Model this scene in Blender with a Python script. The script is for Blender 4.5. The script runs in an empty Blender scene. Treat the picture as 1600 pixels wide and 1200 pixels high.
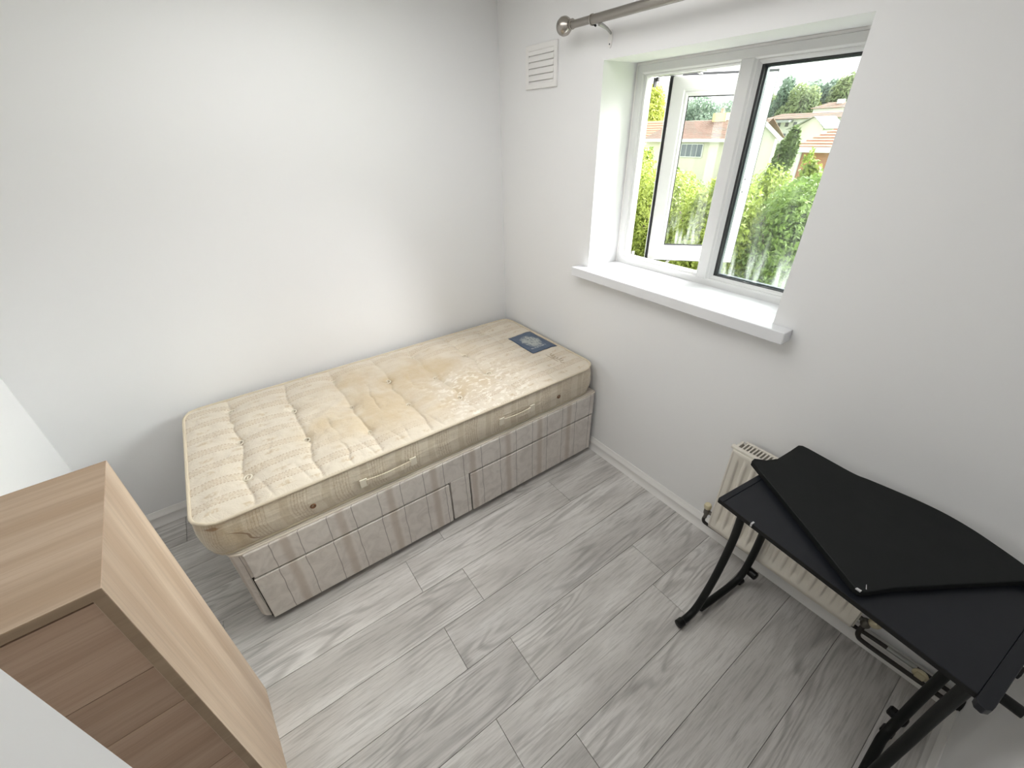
import bpy, bmesh, math, random
import numpy as np
from mathutils import Vector, Matrix
random.seed(7); rng = np.random.default_rng(7)
C = bpy.context.scene.collection
PI = math.pi

# ------------------------------------------------------------------ camera, sky, light, exposure
CAM = Vector((2.331, -1.597, 1.75))
cd = bpy.data.cameras.new('camera'); cam = bpy.data.objects.new('camera', cd); C.objects.link(cam)
yaw, pit, rol = (math.radians(a) for a in (-54.976, 31.366, -1.324))
fwd = Vector((math.sin(yaw)*math.cos(pit), math.cos(yaw)*math.cos(pit), -math.sin(pit)))
rt = Vector((math.cos(yaw), -math.sin(yaw), 0)); up = rt.cross(fwd)
r2 = rt*math.cos(rol) + up*math.sin(rol); u2 = -rt*math.sin(rol) + up*math.cos(rol)
m = Matrix((r2, u2, -fwd)).transposed().to_4x4(); m.translation = CAM
cam.matrix_world = m
cd.sensor_width = 36; cd.lens = 647.84/1600*36; cd.clip_start = .02; cd.clip_end = 1000
bpy.context.scene.camera = cam

world = bpy.data.worlds.new('overcast_sky'); bpy.context.scene.world = world
world.use_nodes = True
wn = world.node_tree; bg = wn.nodes['Background']
bg.inputs['Color'].default_value = (.96, .98, 1, 1); bg.inputs['Strength'].default_value = 2.0
vs = bpy.context.scene.view_settings
vs.view_transform = 'Standard'; vs.look = 'None'; vs.gamma = 1; vs.use_curve_mapping = False
vs.exposure = 0.75

def area(name, loc, rot, sx, sy, power, col=(1, 1, 1), portal=False):
    l = bpy.data.lights.new(name, 'AREA'); l.shape = 'RECTANGLE'; l.size = sx; l.size_y = sy
    l.energy = power; l.color = col
    if portal: l.cycles.is_portal = True
    o = bpy.data.objects.new(name, l); C.objects.link(o); o.location = loc; o.rotation_euler = rot
    return o
area('window_portal', (1.255, .34, 1.56), (-PI/2, 0, 0), .98, .90, 1, portal=True)
# bright side of the overcast sky: a very wide, weak sun beyond the houses, shining in through the window
sl = bpy.data.lights.new('veiled_sun', 'SUN'); sl.energy = 21.0; sl.angle = math.radians(62); sl.color = (1, .99, .975)
so_ = bpy.data.objects.new('veiled_sun', sl); C.objects.link(so_)
so_.rotation_euler = Vector((-.28, -.74, -.60)).to_track_quat('-Z', 'Y').to_euler()
# added fill light under the ceiling, out of view, no fixture modelled
cl_ = area('ceiling_fill', (1.15, -1.15, 2.36), (0, 0, 0), 1.5, 1.5, 10.5, (1, .99, .985)); cl_.data.shape = 'DISK'

# ------------------------------------------------------------------ node helpers
class NT:
    def __init__(s, name, rough=.6, spec=.5):
        s.m = bpy.data.materials.new(name); s.m.use_nodes = True
        s.t = s.m.node_tree; s.b = s.t.nodes['Principled BSDF']; s.out = s.t.nodes['Material Output']
        s.b.inputs['Roughness'].default_value = rough; s.b.inputs['Specular IOR Level'].default_value = spec
    def n(s, typ, **kw):
        nd = s.t.nodes.new(typ)
        for k, v in kw.items(): setattr(nd, k, v)
        return nd
    def set(s, inp, v):
        if isinstance(v, bpy.types.NodeSocket): s.t.links.new(v, inp)
        elif isinstance(v, (tuple, list)) and len(v) == 3 and inp.type == 'RGBA': inp.default_value = (*v, 1)
        else: inp.default_value = v
    def coord(s, which='Object'): return s.n('ShaderNodeTexCoord').outputs[which]
    def map(s, vec, scale=(1, 1, 1), loc=(0, 0, 0), rot=(0, 0, 0)):
        nd = s.n('ShaderNodeMapping'); s.set(nd.inputs['Vector'], vec)
        for k, v in (('Scale', scale), ('Location', loc), ('Rotation', rot)): s.set(nd.inputs[k], v)
        return nd.outputs[0]
    def noise(s, vec, scale=5, detail=3, rough=.5, dist=0, out='Fac'):
        nd = s.n('ShaderNodeTexNoise'); s.set(nd.inputs['Vector'], vec)
        for k, v in (('Scale', scale), ('Detail', detail), ('Roughness', rough), ('Distortion', dist)): s.set(nd.inputs[k], v)
        return nd.outputs[out]
    def math(s, op, a, b=0., c=0., clamp=False):
        nd = s.n('ShaderNodeMath', operation=op, use_clamp=clamp)
        for i, v in enumerate((a, b, c)): s.set(nd.inputs[i], v)
        return nd.outputs[0]
    def vmath(s, op, a, b=(0, 0, 0)):
        nd = s.n('ShaderNodeVectorMath', operation=op); s.set(nd.inputs[0], a); s.set(nd.inputs[1], b)
        return nd.outputs[0]
    def sep(s, vec):
        nd = s.n('ShaderNodeSeparateXYZ'); s.set(nd.inputs[0], vec); return nd.outputs
    def comb(s, x, y, z):
        nd = s.n('ShaderNodeCombineXYZ')
        for i, v in enumerate((x, y, z)): s.set(nd.inputs[i], v)
        return nd.outputs[0]
    def ramp(s, f, *pts, ease='LINEAR'):
        nd = s.n('ShaderNodeValToRGB'); s.set(nd.inputs[0], f); cr = nd.color_ramp; cr.interpolation = ease
        while len(cr.elements) < len(pts): cr.elements.new(.5)
        for e, (p, c) in zip(cr.elements, pts):
            e.position = p; e.color = (*c, 1) if isinstance(c, (tuple, list)) else (c, c, c, 1)
        return nd.outputs[0]
    def mr(s, f, a, b, c=0., d=1., smooth=False):
        nd = s.n('ShaderNodeMapRange', clamp=True)
        if smooth: nd.interpolation_type = 'SMOOTHSTEP'
        s.set(nd.inputs['Value'], f)
        for k, v in zip(('From Min', 'From Max', 'To Min', 'To Max'), (a, b, c, d)): s.set(nd.inputs[k], v)
        return nd.outputs[0]
    def mix(s, f, a, b, mode='MIX'):
        nd = s.n('ShaderNodeMix', data_type='RGBA', blend_type=mode)
        s.set(nd.inputs[0], f); s.set(nd.inputs[6], a); s.set(nd.inputs[7], b); return nd.outputs[2]
    def bump(s, h, strength=.3, dist=.01, nrm=None):
        nd = s.n('ShaderNodeBump'); s.set(nd.inputs['Height'], h); nd.inputs['Strength'].default_value = strength
        nd.inputs['Distance'].default_value = dist
        if nrm: s.set(nd.inputs['Normal'], nrm)
        s.set(s.b.inputs['Normal'], nd.outputs[0]); return nd.outputs[0]
    def col(s, c): s.set(s.b.inputs['Base Color'], c)
    def rough(s, c): s.set(s.b.inputs['Roughness'], c)

def plain(name, c, rough=.5, metal=0., spec=.5, var=.0, bscale=0, bstr=.1):
    t = NT(name, rough, spec); t.b.inputs['Metallic'].default_value = metal
    if var:
        f = t.noise(t.coord(), 6, 3)
        t.col(t.mix(f, tuple(x*(1-var) for x in c), tuple(min(1, x*(1+var)) for x in c)))
    else: t.col(c)
    if bscale: t.bump(t.noise(t.coord(), bscale, 3), bstr, .002)
    return t.m

def srgb(r, g, b): return tuple(((v/255)/12.92 if v/255 <= .04045 else ((v/255+.055)/1.055)**2.4) for v in (r, g, b))

# ------------------------------------------------------------------ materials
def mk_wall(name, c):
    t = NT(name, .75, .25); co = t.coord()
    f = t.noise(co, 1.3, 3); t.col(t.mix(t.math('MULTIPLY', f, .25), c, tuple(x*.94 for x in c)))
    t.bump(t.noise(co, 160, 2), .06, .001); return t.m
M = {}
M['wall'] = mk_wall('wall_paint', (.855, .86, .862))
M['wall_win'] = mk_wall('wall_paint_window_side', (.835, .837, .836))
M['ceil'] = mk_wall('ceiling_paint', (.84, .84, .83))
M['gloss_trim'] = plain('gloss_trim_paint', (.84, .83, .81), .32, bscale=40, bstr=.05)
M['upvc'] = plain('white_upvc', (.70, .70, .695), .25, var=.01)
M['sill'] = plain('gloss_white_sill', (.78, .79, .81), .07)
M['handle'] = plain('white_handle_shaded', (.36, .36, .36), .3)  # white handle greyed: its shading is painted into the colour
M['gasket'] = plain('black_gasket', (.012, .013, .015), .6)
M['spacer'] = plain('grey_spacer_bar', (.06, .07, .08), .5)
M['steel'] = plain('dull_steel', (.42, .42, .40), .35, .9)
M['nickel'] = plain('brushed_nickel', (.40, .375, .34), .26, 1.)
M['nickel_sat'] = plain('satin_nickel_tube', (.34, .32, .29), .36, 1.)
M['rad'] = plain('cream_radiator_enamel', (.74, .70, .62), .35, var=.02)
M['rad_dark'] = plain('radiator_core', (.10, .09, .075), .8)
M['yel'] = plain('yellowed_plastic', (.62, .56, .38), .45, var=.15)
M['valve'] = plain('tarnished_valve', (.16, .15, .13), .45, .6, var=.3)
M['pipe'] = plain('dark_pipe', (.035, .03, .026), .4, .3, var=.3)
M['lagging'] = plain('black_foam_lagging', (.012, .012, .012), .75, bscale=120, bstr=.3)
M['blackmetal'] = plain('black_powder_coat', (.007, .008, .0075), .45, 0, .2, bscale=300, bstr=.1)
M['blackplastic'] = plain('black_plastic', (.006, .006, .006), .38, spec=.25)
M['scuff'] = plain('bare_chipped_edge', (.55, .55, .55), .5)
M['dark'] = plain('gap_shade_black', (.02, .018, .016), .9)  # near-black standing in for shade in drawer gaps and the chest interior
M['under'] = plain('floor_underlay', (.05, .045, .04), .9)
M['bolt'] = plain('grey_bolt', (.10, .11, .12), .35, .6)

def mk_desk(name, c, r0, r1, sp):
    t = NT(name, .4, sp); co = t.coord()
    f = t.noise(t.map(co, (3, 3, 3)), 4, 5, .6)
    t.col(t.mix(f, c, tuple(x*1.5 for x in c)))
    t.rough(t.mr(f, .3, .7, r0, r1)); t.bump(t.noise(co, 420, 2), .16, .0008); return t.m
M['desk'] = mk_desk('black_laminate', (.008, .009, .012), .30, .40, .30)
M['slab'] = mk_desk('matt_black_board', (.009, .010, .010), .5, .62, .16)

def mk_plank():
    t = NT('grey_oak_plank', .42, .4)
    oi = t.n('ShaderNodeObjectInfo'); rnd = oi.outputs['Random']
    co = t.vmath('ADD', t.coord(), t.comb(t.math('MULTIPLY', rnd, 37.), t.math('MULTIPLY', rnd, 91.), 0.))
    # cathedral grain: distorted rings stretched along the board (y)
    q = t.map(co, (5.2, .62, 1))
    w = t.noise(q, 1.25, 2, .45, .35)
    rings = t.math('SINE', t.math('MULTIPLY', w, 105.))
    rings = t.mr(rings, -.2, 1., 0, 1)
    ringmask = t.mr(t.noise(t.map(co, (3.2, 1.1, 1)), 1.4, 1), .47, .62, .05, 1., True)
    fib = t.noise(t.map(co, (120, 6, 1)), 1.8, 4, .62)
    fib2 = t.noise(t.map(co, (46, 3.0, 1)), 1.8, 4, .62, .3)
    blot = t.noise(t.map(co, (4.2, 1.1, 1)), 1.7, 3, .5, .2)
    base = t.ramp(blot, (.28, (.47, .45, .425)), (.5, (.60, .58, .552)), (.72, (.72, .705, .68)))
    c1 = t.mix(t.mr(fib2, .50, .72, 0, .60), base, (.27, .255, .235))
    c1 = t.mix(t.mr(fib, .48, .72, 0, .42), c1, (.26, .245, .225))
    c1 = t.mix(t.math('MULTIPLY', t.math('MULTIPLY', rings, ringmask), .42), c1, (.22, .205, .19))
    kn = t.noise(t.map(co, (9, 3.2, 1)), 1.0, 2, .5)
    c1 = t.mix(t.mr(kn, .70, .82, 0, .55, True), c1, (.17, .155, .14))
    hsv = t.n('ShaderNodeHueSaturation'); t.set(hsv.inputs['Color'], c1)
    t.set(hsv.inputs['Value'], t.mr(rnd, 0, 1, .93, 1.07))
    t.col(hsv.outputs[0]); t.rough(t.mr(fib2, .3, .7, .34, .5))
    t.bump(t.math('ADD', fib, rings), .10, .0012); return t.m
M['plank'] = mk_plank()

def mk_oak(name, axis, c_lo, c_hi, seed=0.):
    """pale oak laminate; axis = index of the grain direction"""
    t = NT(name, .48, .35); co = t.map(t.coord(), loc=(seed, seed*1.7, seed*.6))
    def sc(a, b):
        v = [a, a, a]; v[axis] = b; return tuple(v)
    f1 = t.noise(t.map(co, sc(9, .35)), 1.3, 3, .5)
    f2 = t.noise(t.map(co, sc(70, 2.2)), 1.5, 4, .62, .2)
    f3 = t.noise(t.map(co, sc(190, 7)), 1.5, 3, .6)
    b = t.mix(t.mr(f1, .38, .62), c_lo, c_hi)
    b = t.mix(t.mr(f2, .45, .75, 0, .38), b, tuple(x*.66 for x in c_lo))
    b = t.mix(t.mr(f3, .5, .8, 0, .22), b, tuple(x*.6 for x in c_lo))
    t.col(b); t.bump(f3, .10, .0006); return t.m
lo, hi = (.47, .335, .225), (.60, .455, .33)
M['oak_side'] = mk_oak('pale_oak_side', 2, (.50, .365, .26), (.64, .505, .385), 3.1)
M['oak_top_shaded'] = mk_oak('pale_oak_top_shaded', 1, tuple(v*.74 for v in lo), tuple(v*.74 for v in hi), 1.3)  # same laminate darkened: the dimmer light on the top is painted in
M['oak_front_shaded'] = [mk_oak('pale_oak_front_shaded', 1, tuple(x*k for x in (.40, .26, .175)), tuple(x*k for x in (.50, .35, .25)), s)
                  for k, s in ((1., 5.2), (.93, 8.4), (.98, 2.9), (1.03, 6.6))]  # darker copy of the oak, the shade on the front painted in
M['oak_edge'] = mk_oak('oak_edge_band', 1, (.29, .20, .125), (.36, .26, .17), 7.7)

def mk_ticking():
    """mattress top: cream damask with lace bands along y and sprig motifs between them"""
    t = NT('cream_damask_ticking', .42, .4); co = t.coord()
    wob = t.noise(co, 5, 2, out='Color')
    p = t.vmath('ADD', co, t.vmath('SCALE', t.vmath('SUBTRACT', wob, (.5, .5, .5)))) if False else co
    x, y, z = t.sep(p)
    nx = t.math('ADD', x, t.math('MULTIPLY', t.math('SUBTRACT', t.noise(co, 4, 1), .5), .02))
    P = .118
    u = t.math('FRACT', t.math('DIVIDE', t.math('ADD', nx, .06), P))          # 0..1 across one repeat
    du = t.math('ABSOLUTE', t.math('SUBTRACT', u, .5))                        # 0 at band centre
    band = t.mr(du, .17, .15)
    edge = t.math('MULTIPLY', t.mr(t.math('ABSOLUTE', t.math('SUBTRACT', du, .165)), .028, .012), 1.)
    dots = t.mr(t.math('SINE', t.math('MULTIPLY', y, 520.)), -.4, .4)
    edge = t.math('MULTIPLY', edge, dots)
    lace = t.mr(t.noise(co, 120, 2, .6), .47, .60)
    row = t.math('FLOOR', t.math('DIVIDE', t.math('ADD', nx, .06), P))
    v = t.math('FRACT', t.math('ADD', t.math('DIVIDE', y, .235), t.math('MULTIPLY', row, .5)))
    dv = t.math('MULTIPLY', t.math('SUBTRACT', v, .5), .235)
    uu = t.math('MULTIPLY', t.math('SUBTRACT', t.math('FRACT', t.math('ADD', u, .5)), .5), P)
    r = t.math('SQRT', t.math('ADD', t.math('MULTIPLY', t.math('MULTIPLY', dv, dv), .42), t.math('MULTIPLY', uu, uu)))
    r = t.math('ADD', r, t.math('MULTIPLY', t.math('SUBTRACT', t.noise(co, 45, 3, .6), .5), .030))
    sprig = t.mr(r, .026, .015)
    hole = t.mr(t.noise(co, 85, 2), .40, .56)
    sprig = t.math('MULTIPLY', sprig, hole)
    # worn middle: print fades; yellowed body area
    cx = t.math('DIVIDE', t.math('SUBTRACT', x, .50), .40); cy = t.math('DIVIDE', t.math('ADD', y, .98), .62)
    rr = t.math('SQRT', t.math('ADD', t.math('MULTIPLY', cx, cx), t.math('MULTIPLY', cy, cy)))
    rr = t.math('ADD', rr, t.math('MULTIPLY', t.math('SUBTRACT', t.noise(co, 3.5, 3), .5), .9))
    worn = t.mr(rr, 1.15, .55, 0, 1, True)
    keep = t.math('SUBTRACT', 1., t.math('MULTIPLY', worn, .82))
    base = t.mix(t.noise(co, 7, 4, .6), (.64, .565, .455), (.75, .685, .575))
    stain = t.math('MULTIPLY', t.mr(t.noise(co, 5.5, 4, .62, .4), .40, .62, .25, 1.), worn)
    base = t.mix(t.math('MULTIPLY', stain, .75), base, (.58, .45, .265))
    weave = t.noise(t.map(co, (500, 90, 1)), 1, 2)
    c = t.mix(t.math('MULTIPLY', t.math('MULTIPLY', band, t.mr(lace, 0, 1, .22, .75)), t.math('MULTIPLY', keep, .62)), base, (.47, .34, .19))
    c = t.mix(t.math('MULTIPLY', edge, t.math('MULTIPLY', keep, .62)), c, (.36, .24, .13))
    c = t.mix(t.math('MULTIPLY', sprig, t.math('MULTIPLY', keep, .55)), c, (.48, .35, .185))
    c = t.mix(t.math('MULTIPLY', weave, .10), c, (.4, .32, .22))
    # painted sheen: pale flecks stand in for satin highlights towards the pillow end
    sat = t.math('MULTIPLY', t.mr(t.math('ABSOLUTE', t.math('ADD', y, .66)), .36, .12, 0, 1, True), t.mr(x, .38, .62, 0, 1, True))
    glint = t.mr(t.noise(t.map(co, (26, 17, 1)), 1.5, 2, .6, .5), .52, .62)
    c = t.mix(t.math('MULTIPLY', t.math('MULTIPLY', sat, glint), .75), c, (.86, .81, .72))
    t.col(c)
    t.b.inputs['Sheen Weight'].default_value = .15
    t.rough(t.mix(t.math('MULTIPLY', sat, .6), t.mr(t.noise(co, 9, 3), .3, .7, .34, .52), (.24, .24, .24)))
    h = t.math('ADD', t.math('MULTIPLY', t.noise(co, 20, 5, .65, .8), 1.2), t.math('MULTIPLY', weave, .03))
    t.bump(h, .38, .012); return t.m
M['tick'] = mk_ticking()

def mk_border():
    """mattress side: same cloth, its bands now standing upright; horizontal pull creases"""
    t = NT('cream_damask_border', .45, .4); co = t.coord(); x, y, z = t.sep(co)
    s = t.math('ADD', t.math('ADD', y, x), t.math('MULTIPLY', t.math('SUBTRACT', t.noise(co, 9, 1), .5), .02))
    u = t.math('FRACT', t.math('DIVIDE', s, .152))
    du = t.math('ABSOLUTE', t.math('SUBTRACT', u, .5))
    band = t.mr(du, .24, .20)
    lines = t.mr(t.math('SINE', t.math('MULTIPLY', s, 560.)), .35, .95)
    lace = t.mr(t.noise(co, 130, 2, .6), .46, .60)
    wide = t.mr(t.math('ABSOLUTE', t.math('SUBTRACT', u, .12)), .11, .09)
    base = t.mix(t.noise(co, 10, 4, .6), (.62, .54, .42), (.74, .67, .55))
    c = t.mix(t.math('MULTIPLY', wide, .35), base, (.47, .38, .25))
    c = t.mix(t.math('MULTIPLY', band, t.math('ADD', t.math('MULTIPLY', lines, .38), t.math('MULTIPLY', lace, .25))), c, (.38, .27, .15))
    # stains: brown drip near the foot corner, dirt towards the foot end
    foot = t.mr(y, -1.55, -1.9, 0, 1, True)
    c = t.mix(t.math('MULTIPLY', foot, t.mr(t.noise(co, 7, 4, .6), .42, .7, .0, .7)), c, (.50, .37, .20))
    cy = t.math('ADD', -1.835, t.math('ADD', t.math('MULTIPLY', t.math('SUBTRACT', z, .53), -.95), t.math('MULTIPLY', t.math('SINE', t.math('MULTIPLY', z, 75.)), .012)))
    drip = t.math('MULTIPLY', t.mr(t.math('ABSOLUTE', t.math('SUBTRACT', y, cy)), .0055, .0025), t.mr(z, .555, .545))
    drip = t.math('MULTIPLY', t.math('MULTIPLY', drip, t.mr(z, .462, .470)), t.mr(x, .6, .7))
    c = t.mix(t.math('MULTIPLY', drip, .75), c, (.20, .10, .035))
    bl = t.math('ADD', t.math('ABSOLUTE', t.math('DIVIDE', t.math('ADD', y, 1.895), .036)), t.math('ABSOLUTE', t.math('DIVIDE', t.math('SUBTRACT', z, .588), .009)))
    bl = t.math('ADD', bl, t.math('MULTIPLY', t.math('SUBTRACT', t.noise(co, 40, 3), .5), 1.6))
    c = t.mix(t.math('MULTIPLY', t.mr(bl, 1.1, .5, 0, .7), t.mr(x, .6, .7)), c, (.24, .11, .03))
    t.col(c); t.b.inputs['Sheen Weight'].default_value = .15
    cr = t.noise(t.map(co, (3, 6, 38)), 1.5, 4, .6, .4)
    cr2 = t.noise(t.map(co, (20, 20, 5)), 1.2, 3, .5)
    t.bump(t.math('ADD', cr, t.math('MULTIPLY', cr2, .6)), .45, .012); return t.m
M['border'] = mk_border()
M['piping'] = plain('cream_piping', (.62, .54, .41), .5, var=.08, bscale=200, bstr=.3)
M['tuft'] = plain('cream_tuft_washer', (.74, .68, .56), .4)
M['eyelet'] = plain('brown_vent_eyelet', (.20, .10, .05), .4, .3)

def mk_divan():
    """divan cloth: pinkish grey stripe, thin dark rules standing upright"""
    t = NT('striped_divan_cloth', .5, .3); co = t.coord(); x, y, z = t.sep(co)
    s = t.math('ADD', t.math('ADD', y, x), t.math('MULTIPLY', t.math('SUBTRACT', t.noise(t.map(co, (1, 1, 3)), 4, 1), .5), .012))
    P = .213
    u = t.math('FRACT', t.math('DIVIDE', s, P))
    def line(c, w): return t.mr(t.math('ABSOLUTE', t.math('SUBTRACT', u, c)), w, w*.45)
    l = t.math('MAXIMUM', t.math('MAXIMUM', line(.10, .010), line(.58, .010)), t.math('MULTIPLY', line(.965, .008), .0))
    brown = t.mr(t.math('ABSOLUTE', t.math('SUBTRACT', u, .34)), .13, .02, 0, 1, True)
    brown2 = t.mr(t.math('ABSOLUTE', t.math('SUBTRACT', u, .45)), .05, .01, 0, .5, True)
    marb = t.mr(t.noise(co, 14, 5, .62, 1.2), .42, .66)
    c = t.mix(marb, (.70, .655, .61), (.59, .545, .505))
    c = t.mix(t.math('MULTIPLY', brown, .60), c, (.46, .38, .315))
    c = t.mix(brown2, c, (.72, .67, .62))
    c = t.mix(t.math('MULTIPLY', l, .75), c, (.20, .175, .16))
    t.col(c); t.b.inputs['Sheen Weight'].default_value = .1
    t.bump(t.math('ADD', t.noise(t.map(co, (6, 6, 1.5)), 2, 3), t.math('MULTIPLY', t.noise(co, 400, 1), .05)), .25, .006); return t.m
M['divan'] = mk_divan()
M['divan_top'] = plain('plain_divan_cloth', (.70, .63, .55), .6, var=.08, bscale=250, bstr=.3)

def mk_label():
    t = NT('woven_blue_label', .5, .3); g = t.coord('Generated'); x, y, z = t.sep(g)
    ax = t.math('DIVIDE', t.math('SUBTRACT', x, .47), .30); ay = t.math('DIVIDE', t.math('SUBTRACT', y, .52), .33)
    r = t.math('SQRT', t.math('ADD', t.math('MULTIPLY', ax, ax), t.math('MULTIPLY', ay, ay)))
    r = t.math('ADD', r, t.math('MULTIPLY', t.math('SUBTRACT', t.noise(g, 6, 3, .6), .5), .9))
    pale = t.mr(r, 1.05, .75)
    blot = t.mr(t.noise(t.map(g, (1, 1.7, 1)), 9, 3, .6), .52, .58)
    base = t.mix(t.noise(g, 3, 2), (.055, .085, .135), (.13, .165, .225))
    c = t.mix(t.math('MULTIPLY', pale, .85), base, (.47, .49, .46))
    c = t.mix(t.math('MULTIPLY', t.math('MULTIPLY', blot, pale), .85), c, (.10, .13, .17))
    # paler strip of small lettering under the picture
    strip = t.math('MULTIPLY', t.mr(t.math('ABSOLUTE', t.math('SUBTRACT', x, .80)), .035, .02), t.mr(t.math('ABSOLUTE', t.math('SUBTRACT', y, .45)), .3, .28))
    c = t.mix(t.math('MULTIPLY', t.math('MULTIPLY', strip, t.mr(t.noise(t.map(g, (1, 5, 1)), 12, 2), .45, .5)), .8), c, (.45, .47, .46))
    e = t.math('MAXIMUM', t.math('ABSOLUTE', t.math('SUBTRACT', x, .5)), t.math('ABSOLUTE', t.math('SUBTRACT', y, .5)))
    c = t.mix(t.mr(e, .455, .475, 0, .8), c, (.05, .08, .13))
    t.col(c); return t.m
M['label'] = mk_label()

def mk_glass(name, dirt, zlo):
    """clean pane that lets the daylight straight through, with grime streaks near its foot"""
    t = NT(name); t.t.nodes.remove(t.b)
    tr = t.n('ShaderNodeBsdfTransparent'); tr.inputs[0].default_value = (.95, .97, .96, 1)
    gl = t.n('ShaderNodeBsdfGlossy'); gl.inputs['Roughness'].default_value = .02
    fr = t.n('ShaderNodeFresnel'); fr.inputs['IOR'].default_value = 1.45
    mx = t.n('ShaderNodeMixShader'); t.set(mx.inputs[0], t.math('MULTIPLY', fr.outputs[0], .8)); t.set(mx.inputs[1], tr.outputs[0]); t.set(mx.inputs[2], gl.outputs[0])
    co = t.coord(); x, y, z = t.sep(co)
    low = t.mr(z, zlo+.16, zlo, 0, 1, True)
    streak = t.mr(t.noise(t.map(co, (16, 16, 2.2)), 1.5, 3, .6), .50, .72)
    d = t.math('MULTIPLY', t.math('ADD', t.math('MULTIPLY', low, 1.6), .10), t.math('MULTIPLY', streak, dirt))
    df = t.n('ShaderNodeBsdfTranslucent'); df.inputs[0].default_value = (.75, .78, .76, 1)
    m2 = t.n('ShaderNodeMixShader'); t.set(m2.inputs[0], d); t.set(m2.inputs[1], mx.outputs[0]); t.set(m2.inputs[2], df.outputs[0])
    t.set(t.out.inputs[0], m2.outputs[0]); return t.m
M['glass'] = mk_glass('clear_pane', .10, 1.17)
M['glass_sash'] = mk_glass('streaked_pane', .20, 1.25)

def mk_leaf(name, c0, c1, trans=.35, sc=1.6):
    t = NT(name, .55, .3); co = t.coord()
    f = t.noise(co, sc, 3, .6); g = t.noise(co, sc*9, 2)
    c = t.mix(t.mr(t.math('ADD', t.math('MULTIPLY', f, .5), t.math('MULTIPLY', g, .5)), .36, .64), c0, c1); t.col(c)
    tl = t.n('ShaderNodeBsdfTranslucent'); t.set(tl.inputs[0], c)
    mx = t.n('ShaderNodeMixShader'); mx.inputs[0].default_value = trans
    t.set(mx.inputs[1], t.b.outputs[0]); t.set(mx.inputs[2], tl.outputs[0]); t.set(t.out.inputs[0], mx.outputs[0]); return t.m
M['leaf_green'] = mk_leaf('fresh_green_leaves', (.09, .15, .03), (.25, .35, .09))
M['leaf_lime'] = mk_leaf('lime_green_leaves', (.14, .19, .03), (.36, .42, .09))
M['leaf_gold'] = mk_leaf('yellow_green_leaves', (.22, .26, .04), (.46, .50, .11))
M['leaf_dark'] = mk_leaf('deep_green_leaves', (.08, .12, .04), (.22, .28, .11))
M['leaf_far'] = mk_leaf('distant_hazed_leaves', (.11, .17, .13), (.25, .32, .23), sc=.25)  # aerial haze painted in as a paler, bluer leaf colour
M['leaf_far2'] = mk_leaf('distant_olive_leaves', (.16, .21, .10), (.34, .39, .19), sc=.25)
M['bark'] = plain('grey_brown_bark', (.16, .12, .09), .8, var=.3)
M['lawn'] = plain('rough_grass', (.12, .18, .05), .9, var=.3)
M['render'] = plain('white_render', (.56, .55, .51), .8, var=.04)
M['render2'] = plain('cream_render', (.56, .53, .44), .8, var=.04)
M['brick'] = plain('orange_brick', (.42, .19, .11), .8, var=.2)
M['fascia'] = plain('white_fascia', (.66, .66, .66), .5)
M['winglass'] = plain('far_window_glass', (.10, .12, .14), .1)
M['chim'] = plain('buff_chimney', (.66, .52, .25), .8)
def mk_tiles(name, c0, c1):
    t = NT(name, .8, .2); co = t.coord()
    t.col(t.mix(t.noise(co, 3, 3), c0, c1)); return t.m
M['tile_brown'] = mk_tiles('brown_clay_tile', (.17, .105, .08), (.25, .165, .13))
M['tile_red'] = mk_tiles('terracotta_tile', (.34, .15, .10), (.46, .23, .16))
M['tile_grey'] = mk_tiles('grey_slate', (.24, .24, .24), (.36, .36, .36))

# ------------------------------------------------------------------ mesh helpers
def link(name, me, mat=None, parent=None, smooth=None, bevel=0, seg=2, kind=None):
    if isinstance(me, bmesh.types.BMesh):
        bm = me; me = bpy.data.meshes.new(name); bm.normal_update(); bm.to_mesh(me); bm.free()
    o = bpy.data.objects.new(name, me); C.objects.link(o)
    if mat: me.materials.append(mat)
    if smooth is not None:
        me.polygons.foreach_set('use_smooth', [True]*len(me.polygons))
        if smooth < 179: me.set_sharp_from_angle(angle=math.radians(smooth))
    if bevel:
        b = o.modifiers.new('bevel', 'BEVEL'); b.width = bevel; b.segments = seg; b.limit_method = 'ANGLE'; b.angle_limit = math.radians(35)
        if smooth is None:
            me.polygons.foreach_set('use_smooth', [True]*len(me.polygons)); b.harden_normals = True
    if parent:
        o.parent = parent
        if not parent.get('local'):
            q = parent; off = Vector((0, 0, 0))
            while q: off += q.location; q = q.parent
            o.location = -off
    if kind: o['kind'] = kind
    return o
def thing(name, label, cat, loc=(0, 0, 0), rotz=0, group=None, local=False):
    o = bpy.data.objects.new(name, None); C.objects.link(o); o.location = loc; o.rotation_euler = (0, 0, rotz)
    o.empty_display_size = .1
    o['label'] = label; o['category'] = cat
    if group: o['group'] = group
    if local: o['local'] = 1
    return o
def tag(o, label, cat, group=None):
    o['label'] = label; o['category'] = cat
    if group: o['group'] = group
    return o
def struct(o): o['kind'] = 'structure'; return o
def box(bm, x0, x1, y0, y1, z0, z1, M4=None):
    vs_ = [bm.verts.new((x, y, z)) for z in (z0, z1) for y in (y0, y1) for x in (x0, x1)]
    for f in ((0, 2, 3, 1), (4, 5, 7, 6), (0, 1, 5, 4), (2, 6, 7, 3), (0, 4, 6, 2), (1, 3, 7, 5)): bm.faces.new([vs_[i] for i in f])
    if M4: bmesh.ops.transform(bm, matrix=M4, verts=vs_)
    return vs_
def bx(*a, **k):
    bm = bmesh.new(); box(bm, *a, **k); return bm
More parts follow.
